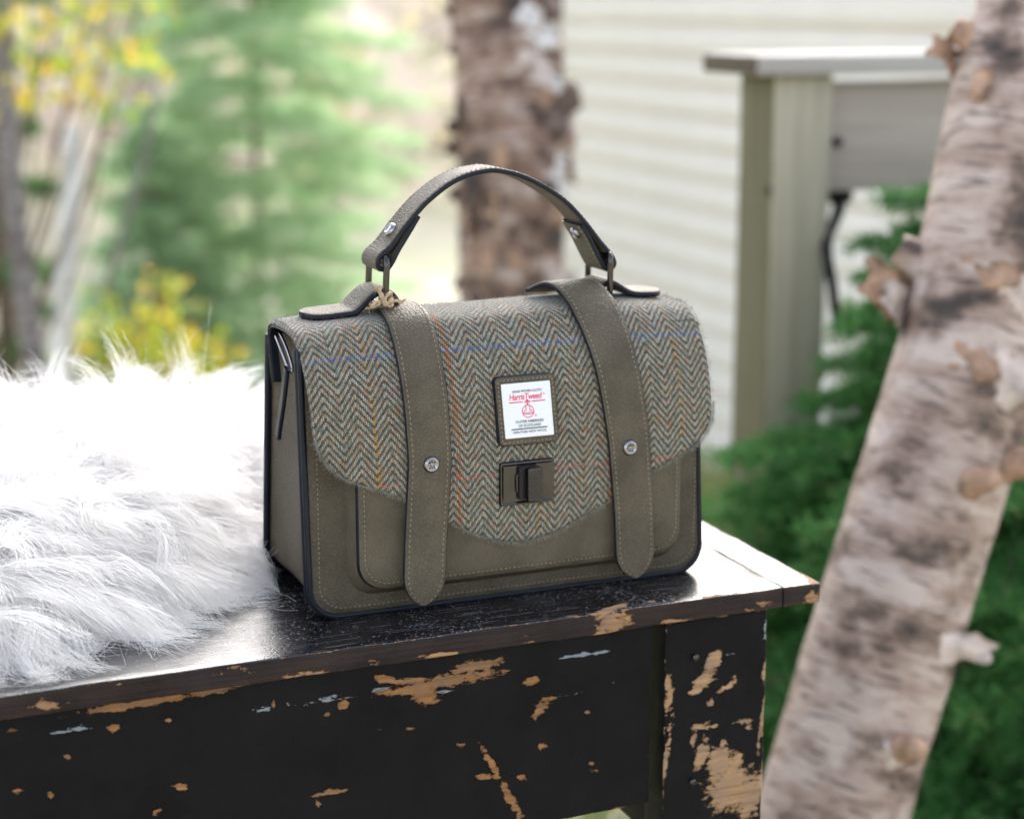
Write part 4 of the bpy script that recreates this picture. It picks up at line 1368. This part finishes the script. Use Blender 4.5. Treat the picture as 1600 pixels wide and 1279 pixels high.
# pocket
PY = -.0150
V = []
rings = [(-.0002, 0.0, .0205, .2375, .0118), (.0, -.003, .0212, .2365, .0122), (0, -.0095, .0240, .2325, .0165), (0, -.0116, .0244, .2318, .0174), (0.0007, -.0147, .0252, .2308, .0184), (.006, -.0155, .031, .2250, .0240), (.02, -.0160, .045, .211, .038)]
for ins, y, xa, xb, zb in rings:
    o = rrect(xa, xb, zb, .110, .016, 0.0)
    V.append(np.stack([o[:, 0], np.full(NP, y), o[:, 1]], 1))
V = np.concatenate(V); F = []; M = []
for r in range(len(rings) - 1):
    for k in range(NP - 1):
        F.append((r * NP + k, r * NP + k + 1, (r + 1) * NP + k + 1, (r + 1) * NP + k)); M.append(1 if r in (0, 3) else 0)
base = (len(rings) - 1) * NP
F.append(tuple(range(base, base + NP))); M.append(0)
pocket = mesh('pocket', V, F, [M_leather_smooth, M_edge], bag, midx=M)
sg = Geo()
o = rrect(.0283, .2277, .0216, .108, .0145, 0)
stitches(sg, np.stack([o[:, 0], np.full(NP, -.0157), o[:, 1]], 1), (0, -1, 0))
st = sg.build('stitching', M_thread, pocket); kind(st, 'stuff')

# flap ------------------------------------------------------------------
PROF = smooth_path([(.0670, .128), (.0672, .146), (.0655, .157), (.0595, .1648), (.047, .1675), (.028, .1682), (.013, .1672), (.0035, .1642), (-.0045, .1572), (-.0102, .1490), (-.0142, .1400), (-.0170, .1290), (-.0184, .113), (-.0190, .08), (-.0192, .02), (-.0192, -.012)], 440)
PL = np.r_[0, np.cumsum(np.linalg.norm(np.diff(PROF, axis=0), axis=1))]
PN = tangents(PROF); PN = np.stack([PN[:, 1], -PN[:, 0]], 1)      # outward normal in (y,z)
if PN[np.argmin(np.abs(PROF[:, 0] - .028)), 1] < 0:
    PN = -PN
ZF = PROF[:, 1]
I0 = int(np.argmax(ZF))


def s_of_z(z):
    return np.interp(-np.asarray(z), -ZF[I0:], PL[I0:])


S_REF = float(s_of_z(.1640))


def prof_at(s, x):
    """point and outward normal of the flap's outer surface"""
    s = np.asarray(s, float); x = np.asarray(x, float)
    y = np.interp(s, PL, PROF[:, 0]); z = np.interp(s, PL, PROF[:, 1])
    ny = np.interp(s, PL, PN[:, 0]); nz = np.interp(s, PL, PN[:, 1])
    b = .0042 * (1 - np.clip(np.abs(x - .1255) / .126, 0, 1) ** 3) * np.clip((z - .145) / .02, 0, 1)
    lump = .0007 * np.sin(x * 38 + 1) * np.clip((z - .15) / .015, 0, 1)
    wave = -.0009 * np.sin(x * 30 + .5) * np.clip((.15 - z) / .05, 0, 1)
    xo = x + .0015 - .0042 * np.clip((z - .095) / .07, 0, 1)
    return np.stack([xo, y + wave, z + b + lump], -1), np.stack([0 * ny, ny, nz], -1)


EDGE = np.array([(-.0015, .112), (-.0005, .1065), (.0015, .101), (.005, .0952), (.010, .0905), (.0165, .0862), (.027, .0815), (.0385, .0770), (.049, .0718), (.060, .0650), (.077, .0548), (.090, .0475), (.1005, .0428), (.110, .0395), (.118, .0382), (.125, .0378), (.133, .0386), (.1405, .0402), (.150, .0436), (.163, .0490), (.177, .0556), (.193, .0640), (.209, .0730), (.223, .0793), (.2345, .0845), (.240, .0885), (.2445, .0935), (.2475, .0990), (.2488, .1055), (.2492, .112)])
nxs = 150
tt_ = np.linspace(0, 1, nxs)
xs_even = -.0015 + (.2492 + .0015) * (0.5 - 0.5 * np.cos(np.pi * tt_)) * 0.35 + (.2492 + .0015) * tt_ * 0.65
zbot = np.interp(xs_even, EDGE[:, 0], EDGE[:, 1])
nv = 120
send = s_of_z(zbot)
sv = np.linspace(0, 1, nv)
Sg = send[:, None] * sv[None]
Xg = np.broadcast_to(xs_even[:, None], Sg.shape)
# straight side edges lean in slightly towards the top
Xg = Xg + 0.0
Pt, Nm = prof_at(Sg, Xg)
# distance to the edge for the rolled rim
ebx = np.interp(np.linspace(0, 1, 400), np.linspace(0, 1, len(EDGE)), EDGE[:, 0]); ebz = np.interp(np.linspace(0, 1, 400), np.linspace(0, 1, len(EDGE)), EDGE[:, 1])
ebs = s_of_z(ebz)
pts2 = np.stack([Xg, Sg], -1).reshape(-1, 2)
ed = np.full(len(pts2), 9.0)
for q in range(0, 400, 1):
    ed = np.minimum(ed, np.hypot(pts2[:, 0] - ebx[q], pts2[:, 1] - ebs[q]))
ed = np.minimum(ed, np.minimum(np.abs(pts2[:, 0] + .0015), np.abs(pts2[:, 0] - .2492)))
ed = ed.reshape(Sg.shape)
TH = .0026
rim = TH * (1 - np.sqrt(1 - (1 - np.clip(ed / .0022, 0, 1)) ** 2))
outer = Pt - Nm * rim[..., None] * 0.85 + Nm * (0.0003 * np.sin(ed / .0004) * np.exp(-ed / .002))[..., None]
inner = Pt - Nm * TH
V = np.concatenate([outer.reshape(-1, 3), inner.reshape(-1, 3)])
uvq = np.stack([Xg, Sg - S_REF], -1).reshape(-1, 2)
F = []; M = []
o_ = nxs * nv
for i in range(nxs - 1):
    for j in range(nv - 1):
        a, b, c, d = i * nv + j, (i + 1) * nv + j, (i + 1) * nv + j + 1, i * nv + j + 1
        F.append((a, d, c, b)); M.append(0)
        F.append((o_ + a, o_ + b, o_ + c, o_ + d)); M.append(1)
for j in range(nv - 1):
    for i in (0, nxs - 1):
        a, d = i * nv + j, i * nv + j + 1
        F.append((a, d, o_ + d, o_ + a) if i else (a, o_ + a, o_ + d, d)); M.append(0)
for i in range(nxs - 1):
    a, b = i * nv + nv - 1, (i + 1) * nv + nv - 1
    F.append((a, b, o_ + b, o_ + a)); M.append(0)
flap = mesh('flap', V, F, [M_tweed, M_lining], bag, midx=M, uv=np.concatenate([uvq, uvq]))
# dark lining under the tweed, visible as an edge on the left
Pl, Nl = prof_at(Sg, np.clip(Xg, .0002, .2478))
lin_o = Pl - Nl * (TH + .0001); lin_i = Pl - Nl * (TH + .0020)
V = np.concatenate([lin_o.reshape(-1, 3), lin_i.reshape(-1, 3)])
V[:nv, 0] -= .0012; V[o_:o_ + nv, 0] -= .0012
mesh('flap_lining', V, [f for f, m_ in zip(F, M)], M_edge, bag)


# woollen fuzz on the tweed
def fuzz():
    r = np.random.default_rng(5)
    n = 15000
    x = r.uniform(-.001, .2485, n)
    zb = np.interp(x, EDGE[:, 0], EDGE[:, 1])
    s = s_of_z(zb) * r.uniform(.12, 1, n)
    m = 3800
    k = r.integers(0, 400, m)
    x[:m] = ebx[k]; s[:m] = ebs[k]
    x[m:m + 700] = np.where(r.uniform(0, 1, 700) < .5, -.0012, .2490)
    s[m:m + 700] = r.uniform(.05, float(s_of_z(.112)), 700)
    P, N = prof_at(s, x)
    D = unit(N + r.normal(0, .8, (n, 3)))
    D[:m] = unit(D[:m] + [0, -.2, -.8])
    L = r.uniform(.0010, .0030, n)[:, None]
    B = unit(r.normal(size=(n, 3)))
    f = np.linspace(0, 1, 4)[None, :, None]
    return P[:, None] - N[:, None] * .0004 + D[:, None] * L[:, None] * f + B[:, None] * L[:, None] * .45 * f ** 2


fz = hair_object('wool_fuzz', fuzz(), .00006, .00003, M_fuzz, flap)
kind(fz, 'stuff')


# straps ---------------------------------------------------------------
def strap(xline, hwline, ztip, lift, hump, name):
    """xline: list of (s,x) along the flap path, then hanging free below the flap"""
    s0 = float(np.interp(.045, -PROF[:I0 + 60, 0] * -1, PL[:I0 + 60])) if False else 0.0
    s_start = PL[int(np.argmin(np.abs(PROF[:, 0] - .046) + (PROF[:, 1] < .16) * 9))]
    s_end = float(s_of_z(ztip))
    s = np.linspace(s_start, s_end, 110)
    x = np.interp(s - S_REF, [q[0] for q in xline], [q[1] for q in xline])
    P, N = prof_at(s, x)
    hp = hump * np.exp(-((s - S_REF + .022) / .016) ** 2)
    P = P + N * (lift + hp)[:, None]
    P[:, 1] -= .0012 * np.clip((.05 - P[:, 2]) / .04, 0, 1)
    N2 = unit(np.cross(np.broadcast_to([1.0, 0, 0], P.shape), tangents(P)))
    N2 = np.where((np.sum(N2 * N, 1) < 0)[:, None], -N2, N2)
    hw = np.interp(s - S_REF, [q[0] for q in hwline], [q[1] for q in hwline])
    # rounded, slightly pointed tip
    de = s_end - s
    tipf = np.clip(de / .017, 0, 1)
    hw = hw * np.sqrt(np.clip(1 - (1 - tipf) ** 1.9, 0.004, 1))
    tw = np.gradient(x, s)
    Sd = unit(np.stack([np.ones_like(x), 0 * x, 0 * x], 1) - tangents(P) * tangents(P)[:, :1])
    V, F, M = ribbon(P, N2, Sd, hw, .0030, crown=.0005, edge=.0005)
    o = mesh(name, V, F, [M_leather, M_edge], bag, midx=M)
    sg = Geo()
    for sd in (-1, 1):
        lim = np.nonzero(hw > .0035)[0]
        L_ = P[lim] + Sd[lim] * (sd * np.maximum(hw[lim] - .0027, .0004))[:, None] + N2[lim] * .0031
        stitches(sg, L_, N2[lim], pitch=.0031)
    kind(sg.build('stitching', M_thread, o), 'stuff')
    return o, P, N2


h0 = 0.0005
strapL, PLs, NLs = strap([(-.06, .0665), (-.02, .0660), (.02, .0652), (.08, .0643), (.125, .0612), (.16, .0592)], [(-.06, .0142), (.03, .0134), (.16, .0128)], .0085, .0006, .0012, 'strap')
strapR, PRs, NRs = strap([(-.06, .168), (-.035, .1725), (-.012, .1795), (.02, .1850), (.075, .1905), (.12, .1945), (.16, .1955)], [(-.06, .0155), (0, .0152), (.03, .0140), (.16, .0129)], .0080, .0006, .0075, 'strap')


def rivet(c, n, r, parent, name='rivet', dimples=True):
    n = unit(np.array(n, float)); ref = np.array([1.0, 0, 0]) if abs(n[0]) < .8 else np.array([0, 1.0, 0])
    a = unit(np.cross(n, ref)); b = np.cross(n, a)
    pr = [(1.12, -.0006), (1.12, .0004), (1.0, .0014), (.82, .0021), (.70, .0021), (.62, .0016), (.3, .0015), (.0, .0017)]
    V = []; F = []
    ns = 24
    for (f, h) in pr[:-1]:
        for k in range(ns):
            an = 2 * math.pi * k / ns
            V.append(np.array(c) + n * h + (a * math.cos(an) + b * math.sin(an)) * r * f)
    V.append(np.array(c) + n * pr[-1][1])
    for i in range(len(pr) - 2):
        for k in range(ns):
            l = (k + 1) % ns
            F.append((i * ns + k, i * ns + l, (i + 1) * ns + l, (i + 1) * ns + k))
    for k in range(ns):
        F.append(((len(pr) - 2) * ns + k, (len(pr) - 2) * ns + (k + 1) % ns, len(V) - 1))
    o = mesh(name, V, F, M_steel, parent)
    if dimples:
        g = Geo()
        for (u, v) in ((-.32, .28), (0, .36), (.32, .28), (-.22, -.1), (.22, -.1), (0, -.34), (-.3, -.38), (.3, -.38)):
            p = np.array(c) + n * .0017 + (a * v + b * u) * r
            vv, ff = tube(np.array([p - n * .0003, p + n * .0002, p + n * .0004]), [r * .11, r * .10, r * .04], 8)
            g.add(vv, ff)
        g.build('embossed_mark', M_gun, o)
    return o


for (P_, N_, zc, xo) in ((PLs, NLs, .0915, .0004), (PRs, NRs, .0895, -.0005)):
    k = int(np.argmin(np.abs(P_[:, 2] - zc) + (P_[:, 1] > 0) * 9))
    rivet(P_[k] + N_[k] * .0034 + [xo, 0, 0], N_[k], .0043, strapL if P_ is PLs else strapR)


# leather patch with woven label --------------------------------------------------
def on_flap(x, z, off=0.0):
    P, N = prof_at(s_of_z(z), x)
    return P + N * off


def flap_plate(x0, x1, z0, z1, r, th, name, mats, off=0.0, rimw=.0006, parent=bag, nu=9):
    """small rounded plate lying on the front of the flap (flat, following its slope)"""
    xc, zc = (x0 + x1) / 2, (z0 + z1) / 2
    c = on_flap(xc, zc, off)
    pa = on_flap(xc, z1, off); pb = on_flap(xc, z0, off)
    up = unit(pa - pb); rt = np.array([1.0, 0, 0]); n = unit(np.cross(rt, up))
    if n[1] > 0:
        n = -n
    hx_, hz2 = (x1 - x0) / 2, (z1 - z0) / 2
    return c, rt, up, n, hx_, hz2


def plate_rings(c, rt, up, n, hx_, hz2, r, rings, mats, name, parent, ridx):
    """stack of rounded rectangle rings: (inset, height)"""
    V = []
    m = None
    for ins, h in rings:
        pts = []
        rr = max(r - ins, .0003)
        ax_, az_ = hx_ - ins, hz2 - ins
        for (sx, sz, a0) in ((1, 1, 0), (-1, 1, 90), (-1, -1, 180), (1, -1, 270)):
            for q in np.linspace(0, 90, 6):
                an = math.radians(a0 + q)
                pts.append((sx * (ax_ - rr) + rr * math.cos(an), sz * (az_ - rr) + rr * math.sin(an)))
        m = len(pts)
        for (px_, pz_) in pts:
            V.append(c + rt * px_ + up * pz_ + n * h)
    F = []; M = []
    for i in range(len(rings) - 1):
        for k in range(m):
            l = (k + 1) % m
            F.append((i * m + k, i * m + l, (i + 1) * m + l, (i + 1) * m + k)); M.append(ridx[i])
    F.append(tuple(range((len(rings) - 1) * m, len(rings) * m))); M.append(ridx[-1])
    return mesh(name, V, F, mats, parent, midx=M, smooth=False)


fr_p = flap_plate(.1073, .1455, .0968, .1375, .0, 0, '', None, off=.0002)
c, rt, up, n, hx_, hz2 = fr_p
patch = plate_rings(c, rt, up, n, hx_, hz2, .0032, [(0, -.001), (0, .0022), (.0005, .0029), (.0012, .0031), (.004, .0032)], [M_leather, M_edge], 'label_patch', bag, [1, 1, 0, 0, 0])
sg = Geo()
loop = []
for (a, b) in ((-1, 1), (1, 1), (1, -1), (-1, -1), (-1, 1)):
    loop.append(c + rt * a * (hx_ - .0021) + up * b * (hz2 - .0021) + n * .0031)
loop = resample(np.array(loop), 200)
stitches(sg, loop, n, pitch=.0026, ln=.0019)
kind(sg.build('stitching', M_thread, patch), 'stuff')
LX, LZ = .0153, .0160
lab = plate_rings(c + up * .0002, rt, up, n, LX, LZ, .0006, [(0, .0028), (0, .0036), (.0003, .0039)], [M_label], 'woven_label', patch, [0, 0, 0])
sg = Geo()
loop = []
for (a, b) in ((-1, 1), (1, 1), (1, -1), (-1, -1), (-1, 1)):
    loop.append(c + rt * a * (LX - .0017) + up * (b * (LZ - .0017) + .0002) + n * .0038)
stitches(sg, resample(np.array(loop), 200), n, pitch=.0030, ln=.0020, w=.0003)
white_thread = simple('white_thread', (0.78, 0.78, 0.80), .6, var=.1)
kind(sg.build('label_stitching', white_thread, patch), 'stuff')


def text_mesh(body, size, cx, cz, width, mat, name, shear=0.0, bold=0.0, spacing=1.0):
    cu = bpy.data.curves.new(name, 'FONT')
    cu.body = body
    cu.size = 1.0
    cu.shear = shear
    cu.offset = bold
    cu.space_character = spacing
    cu.align_x = 'CENTER'; cu.align_y = 'CENTER'
    cu.extrude = 0.0
    cu.resolution_u = 3
    to = bpy.data.objects.new(name, cu)
    COL.objects.link(to)
    dg = bpy.context.evaluated_depsgraph_get()
    me = bpy.data.meshes.new_from_object(to.evaluated_get(dg))
    bpy.data.objects.remove(to)
    co = np.empty(len(me.vertices) * 3, np.float32); me.vertices.foreach_get('co', co); co = co.reshape(-1, 3).astype(float)
    w0 = co[:, 0].max() - co[:, 0].min(); xm = (co[:, 0].max() + co[:, 0].min()) / 2; zm = (co[:, 1].max() + co[:, 1].min()) / 2
    hh = co[:, 1].max() - co[:, 1].min()
    X = (co[:, 0] - xm) * width / w0 + cx; Z = (co[:, 1] - zm) * size / hh + cz
    W = c + rt * X[:, None] + up * (Z + .0002)[:, None] + n * .00405
    polys = [tuple(p.vertices) for p in me.polygons]
    o = mesh(name, W, polys, mat, patch, smooth=False)
    return o


# label print
text_mesh('HAND WOVEN CLOTH', .00150, .0002, .0112, .0183, M_ink, 'lettering', bold=.012)
text_mesh('HarrisTweed', .0036, -.0008, .0080, .0206, M_red, 'lettering', shear=.18, bold=.016, spacing=.92)
text_mesh('®', .0014, .0108, .0088, .0014, M_red, 'lettering')
text_mesh('OUTER HEBRIDES', .0016, .0004, -.0066, .0176, M_ink, 'lettering', bold=.014)
text_mesh('OF SCOTLAND', .0016, .0003, -.0090, .0140, M_ink, 'lettering', bold=.014)
text_mesh('100% PURE NEW WOOL', .0015, .0002, -.0126, .0212, M_ink, 'lettering', bold=.006)


def strokes(lines, w, mat, name):
    g = Geo()
    for L_ in lines:
        A = np.array([c + rt * a + up * (b + .0002) + n * .0040 for a, b in L_])
        V_, F_ = tube(A, w, 6)
        g.add(V_, F_)
    return g.build(name, mat, patch)


strokes([[(-.0113, .0049), (-.0029, .0049)], [(.0029, .0049), (.0113, .0049)]], .00032, M_red, 'rule_line')
strokes([[(-.0113, -.0108), (.0113, -.0108)]], .00032, M_ink, 'rule_line')
cir = [(.0036 * math.cos(a), -.0008 + .0036 * math.sin(a)) for a in np.linspace(0, 2 * math.pi, 36)]
band1 = [(x, -.0012 - .0005 * math.cos(x / .0034 * 1.5)) for x in np.linspace(-.0033, .0033, 9)]
band2 = [(x, -.0020 - .0005 * math.cos(x / .0034 * 1.5)) for x in np.linspace(-.0031, .0031, 9)]
strokes([cir, band1, band2, [(-.0012, .0025), (-.0012, -.0004)], [(.0012, .0025), (.0012, -.0004)], [(-.0012, -.0003), (-.0026, -.0003)], [(.0012, -.0003), (.0026, -.0003)],
         [(0, .0028), (0, .0060)], [(-.0015, .0052), (.0015, .0052)], [(-.0015, .0044), (.0015, .0044)], [(-.0015, .0052), (-.0015, .0044)], [(.0015, .0052), (.0015, .0044)], [(-.0007, .0055), (0, .0060), (.0007, .0055)], [(-.0007, .0036), (.0007, .0036)]], .00022, M_red, 'orb_emblem')
text_mesh('®', .0014, .0046, -.0036, .0014, M_red, 'lettering')

# turn lock ---------------------------------------------------------------
c, rt, up, n, hx_, hz2 = flap_plate(.1080, .1428, .0608, .0870, 0, 0, '', None, off=.0002)
lock = plate_rings(c, rt, up, n, hx_, hz2, .0016, [(0, -.001), (0, .0012), (.0005, .0022), (.0012, .0024), (.0024, .0016), (.0065, .0015)], [M_gun], 'turn_lock', bag, [0] * 6)
eye = plate_rings(c + rt * .0008, rt, up, n, .0083, .0062, .0024, [(0, .0013), (0, .0028), (.0003, .0032), (.0009, .0032), (.0012, .0028), (.0013, .0008)], [M_gun, M_lining], 'lock_eyelet', lock, [0, 0, 0, 0, 0, 1])
kn = plate_rings(c + rt * .0008 - rt * .0028, rt, up, n, .0040, .0097, .0012, [(0, .0012), (0, .0040), (.0006, .0046)], [M_black], 'lock_spindle', lock, [0, 0, 0])
kg = plate_rings(c + rt * .0024, rt, up, n, .0046, .0098, .0008, [(.0004, .0015), (0, .0052), (0, .0080), (.0004, .0086)], [M_gun], 'lock_knob', lock, [0, 0, 0, 0])
g = Geo()
for q in np.linspace(-.0082, .0082, 13):
    A = np.array([c + rt * (.0024 + a) + up * (q + .0004 * math.sin(a * 1600 + q * 900)) + n * .0086 for a in np.linspace(-.0040, .0040, 9)])
    V_, F_ = tube(A, .00030, 5)
    g.add(V_, F_)
g.build('knob_ridges', M_gun, kg)

# rings, tabs, handle ------------------------------------------------------
def ring(x, y0, y1, z0, z1, lean=0.0):
    r = .0045
    pts = []
    for (cy, cz, a0) in ((y1 - r, z1 - r, 0), (y0 + r, z1 - r, 90), (y0 + r, z0 + r, 180), (y1 - r, z0 + r, 270)):
        for q in np.linspace(0, 90, 6):
            a = math.radians(a0 + q)
            pts.append((x + lean * (cz + r * math.sin(a) - z0), cy + r * math.cos(a), cz + r * math.sin(a)))
    P = resample(np.array(pts + [pts[0]]), 61)[:-1]
    V, F = tube(P, .0019, 10, closed=True)
    return mesh('ring', V, F, M_gun, bag)


ring(.0548, .0205, .0520, .1755, .2045, .06)
ring(.1985, .0205, .0520, .1725, .1990, .02)


def xz_strap(pts, y0, y1, t, name, n, inward, parent=bag, ends='flat', stitch=True):
    P2 = smooth_path(np.array(pts), n)
    T2 = tangents(P2)
    N2 = np.stack([-T2[:, 1], T2[:, 0]], 1) * inward
    P = np.stack([P2[:, 0], np.full(n, (y0 + y1) / 2), P2[:, 1]], 1)
    N = np.stack([N2[:, 0], 0 * N2[:, 0], N2[:, 1]], 1)
    hw = np.full(n, (y1 - y0) / 2)
    if ends in ('round0',):
        d = np.r_[0, np.cumsum(np.linalg.norm(np.diff(P2, axis=0), axis=1))]
        hw = hw * np.sqrt(np.clip(1 - (1 - np.clip(d / .011, 0, 1)) ** 2.2, .02, 1))
    V, F, M = ribbon(P, N, np.array([0, 1.0, 0]), hw, t, edge=.0005)
    o = mesh(name, V, F, [M_leather, M_edge], parent, midx=M)
    if stitch:
        sg = Geo()
        for sd in (-1, 1):
            L_ = P + np.array([0, 1.0, 0]) * (sd * np.maximum(hw - .0024, .0003))[:, None]
            sel = hw > .004
            stitches(sg, L_[sel] - N[sel] * .0001, -N[sel], pitch=.0031)
        kind(sg.build('stitching', M_thread, o), 'stuff')
    return o


HP = [(.0785, .2262), (.0722, .2165), (.0655, .2065), (.0622, .2005), (.0580, .1958), (.0525, .1965), (.0502, .2005), (.0522, .2056), (.0592, .2116), (.0671, .2212), (.0755, .2304), (.0829, .2372), (.0948, .2455), (.106, .2505), (.1176, .2528), (.1269, .2530), (.1419, .2494), (.1575, .2420), (.1722, .2320), (.1849, .2190), (.1935, .2085), (.2028, .1978), (.2045, .1918), (.2008, .1878), (.1955, .1895), (.1908, .1970), (.1852, .2075), (.1792, .2168)]
handle = xz_strap(HP, .0228, .0500, .0033, 'handle', 170, -1.0 if True else 1.0)
P2 = smooth_path(np.array(HP), 170)
for px_, tgt in ((.0640, 0), (.1865, 1)):
    z_ = .2172
    k = int(np.argmin(np.hypot(P2[:, 0] - px_, P2[:, 1] - (.2178 if tgt == 0 else .2176))))
    T_ = tangents(P2)[k]
    nn = np.array([-T_[1], 0, T_[0]]) if True else None
    rivet(np.array([P2[k, 0], .0364, P2[k, 1]]) + nn * .0002, nn, .0040, handle, 'rivet', False)
# rivet seen from inside on the right lap
k = int(np.argmin(np.hypot(P2[:, 0] - .1835, P2[:, 1] - .2105)[150:])) + 150
T_ = tangents(P2)[k]; nn = np.array([-T_[1], 0, T_[0]])
rivet(np.array([P2[k, 0], .0364, P2[k, 1]]) + nn * .0002, nn, .0036, handle, 'rivet', False)

tabL = [(.0085, .1698), (.020, .1702), (.031, .1708), (.0375, .1716), (.0430, .1755), (.0495, .1812), (.0550, .1826), (.0595, .1795), (.0600, .1750), (.0575, .1716)]
xz_strap(tabL, .0200, .0500, .0042, 'handle_tab', 60, 1.0, ends='round0', stitch=False)
tabR = [(.2385, .1702), (.2280, .1706), (.2180, .1712), (.2115, .1732), (.2060, .1765), (.2015, .1790), (.1975, .1788), (.1945, .1760), (.1945, .1722)]
xz_strap(tabR, .0220, .0500, .0038, 'handle_tab', 60, -1.0, ends='round0', stitch=False)

# zip puller on the left gusset
pp = smooth_path([(.001, .0600, .1585), (-.001, .0545, .1572), (-.002, .046, .1545), (-.0025, .034, .149), (-.003, .022, .1435), (-.002, .0185, .1425), (-.001, .022, .1455), (.0, .034, .1515), (.0005, .046, .1570), (.001, .056, .160)], 50)
V, F = tube(pp, .0010, 8, closed=True)
zp = mesh('zip_puller', V, F, M_steel, bag)
pth = smooth_path([(-.0035, .0200, .1445), (-.0045, .0205, .136), (-.0050, .0255, .122), (-.0052, .0335, .107), (-.0050, .0370, .1005)], 26)
V, F, M = ribbon(pth, np.array([-1.0, 0, 0]), np.array([0, .93, .37]), np.full(26, .0027), .0024, edge=.0003)
mesh('puller_strap', V, F, [M_edge, M_edge], zp, midx=M)

# ------------------------------------------------------------------ jute twine at the left ring
tw = empty('jute_twine', (.0565, .0165, .1775), 'frayed jute twine knotted round the base of the left handle ring', 'twine')
g = Geo()
for q, (sd, rr) in enumerate(((1, .0), (2, .0006), (3, .0004))):
    r = np.random.default_rng(sd + 50)
    pts = [(.0445 + rr, .0150, .1772), (.0475, .0145, .1790 + rr), (.0515, .0160, .1800), (.0550, .0168 - rr, .1826 + rr), (.0570, .0205, .1835), (.0590, .0190, .1800), (.0572, .0150, .1790 + rr), (.0535, .0145, .1780), (.0510, .0165, .1850), (.0500 + rr, .0175, .1880)]
    pts = np.array(pts) + r.normal(0, .0006, (10, 3))
    V_, F_ = tube(smooth_path(pts, 70), .00085 + .0003 * np.sin(np.linspace(0, 60, 70)), 7)
    g.add(V_, F_)
pts = np.array([(.0560, .0160, .1790), (.0600, .0150, .1800), (.0625, .0155, .1785), (.0655, .0165, .1800)])
V_, F_ = tube(smooth_path(pts, 24), np.linspace(.0011, .0006, 24), 7); g.add(V_, F_)
mesh_tw = g.build('strand', M_twine, tw)
r = np.random.default_rng(77); nh = 320
cp = np.array([(.0445, .0150, .1772), (.0475, .0145, .1790), (.0515, .0160, .1800), (.0550, .0168, .1826), (.0590, .0190, .1800), (.0535, .0145, .1780), (.0500, .0175, .1880), (.0635, .0158, .1795)])
b0 = cp[r.integers(0, len(cp), nh)] + r.normal(0, .0010, (nh, 3))
dd = unit(r.normal(size=(nh, 3))); bb = unit(r.normal(size=(nh, 3)))
f = np.linspace(0, 1, 5)[None, :, None]
hair_object('frayed_fibre', b0[:, None] + dd[:, None] * f * r.uniform(.001, .0042, (nh, 1, 1)) + bb[:, None] * f ** 2 * .0012, .00007, .00003, M_twine, tw)
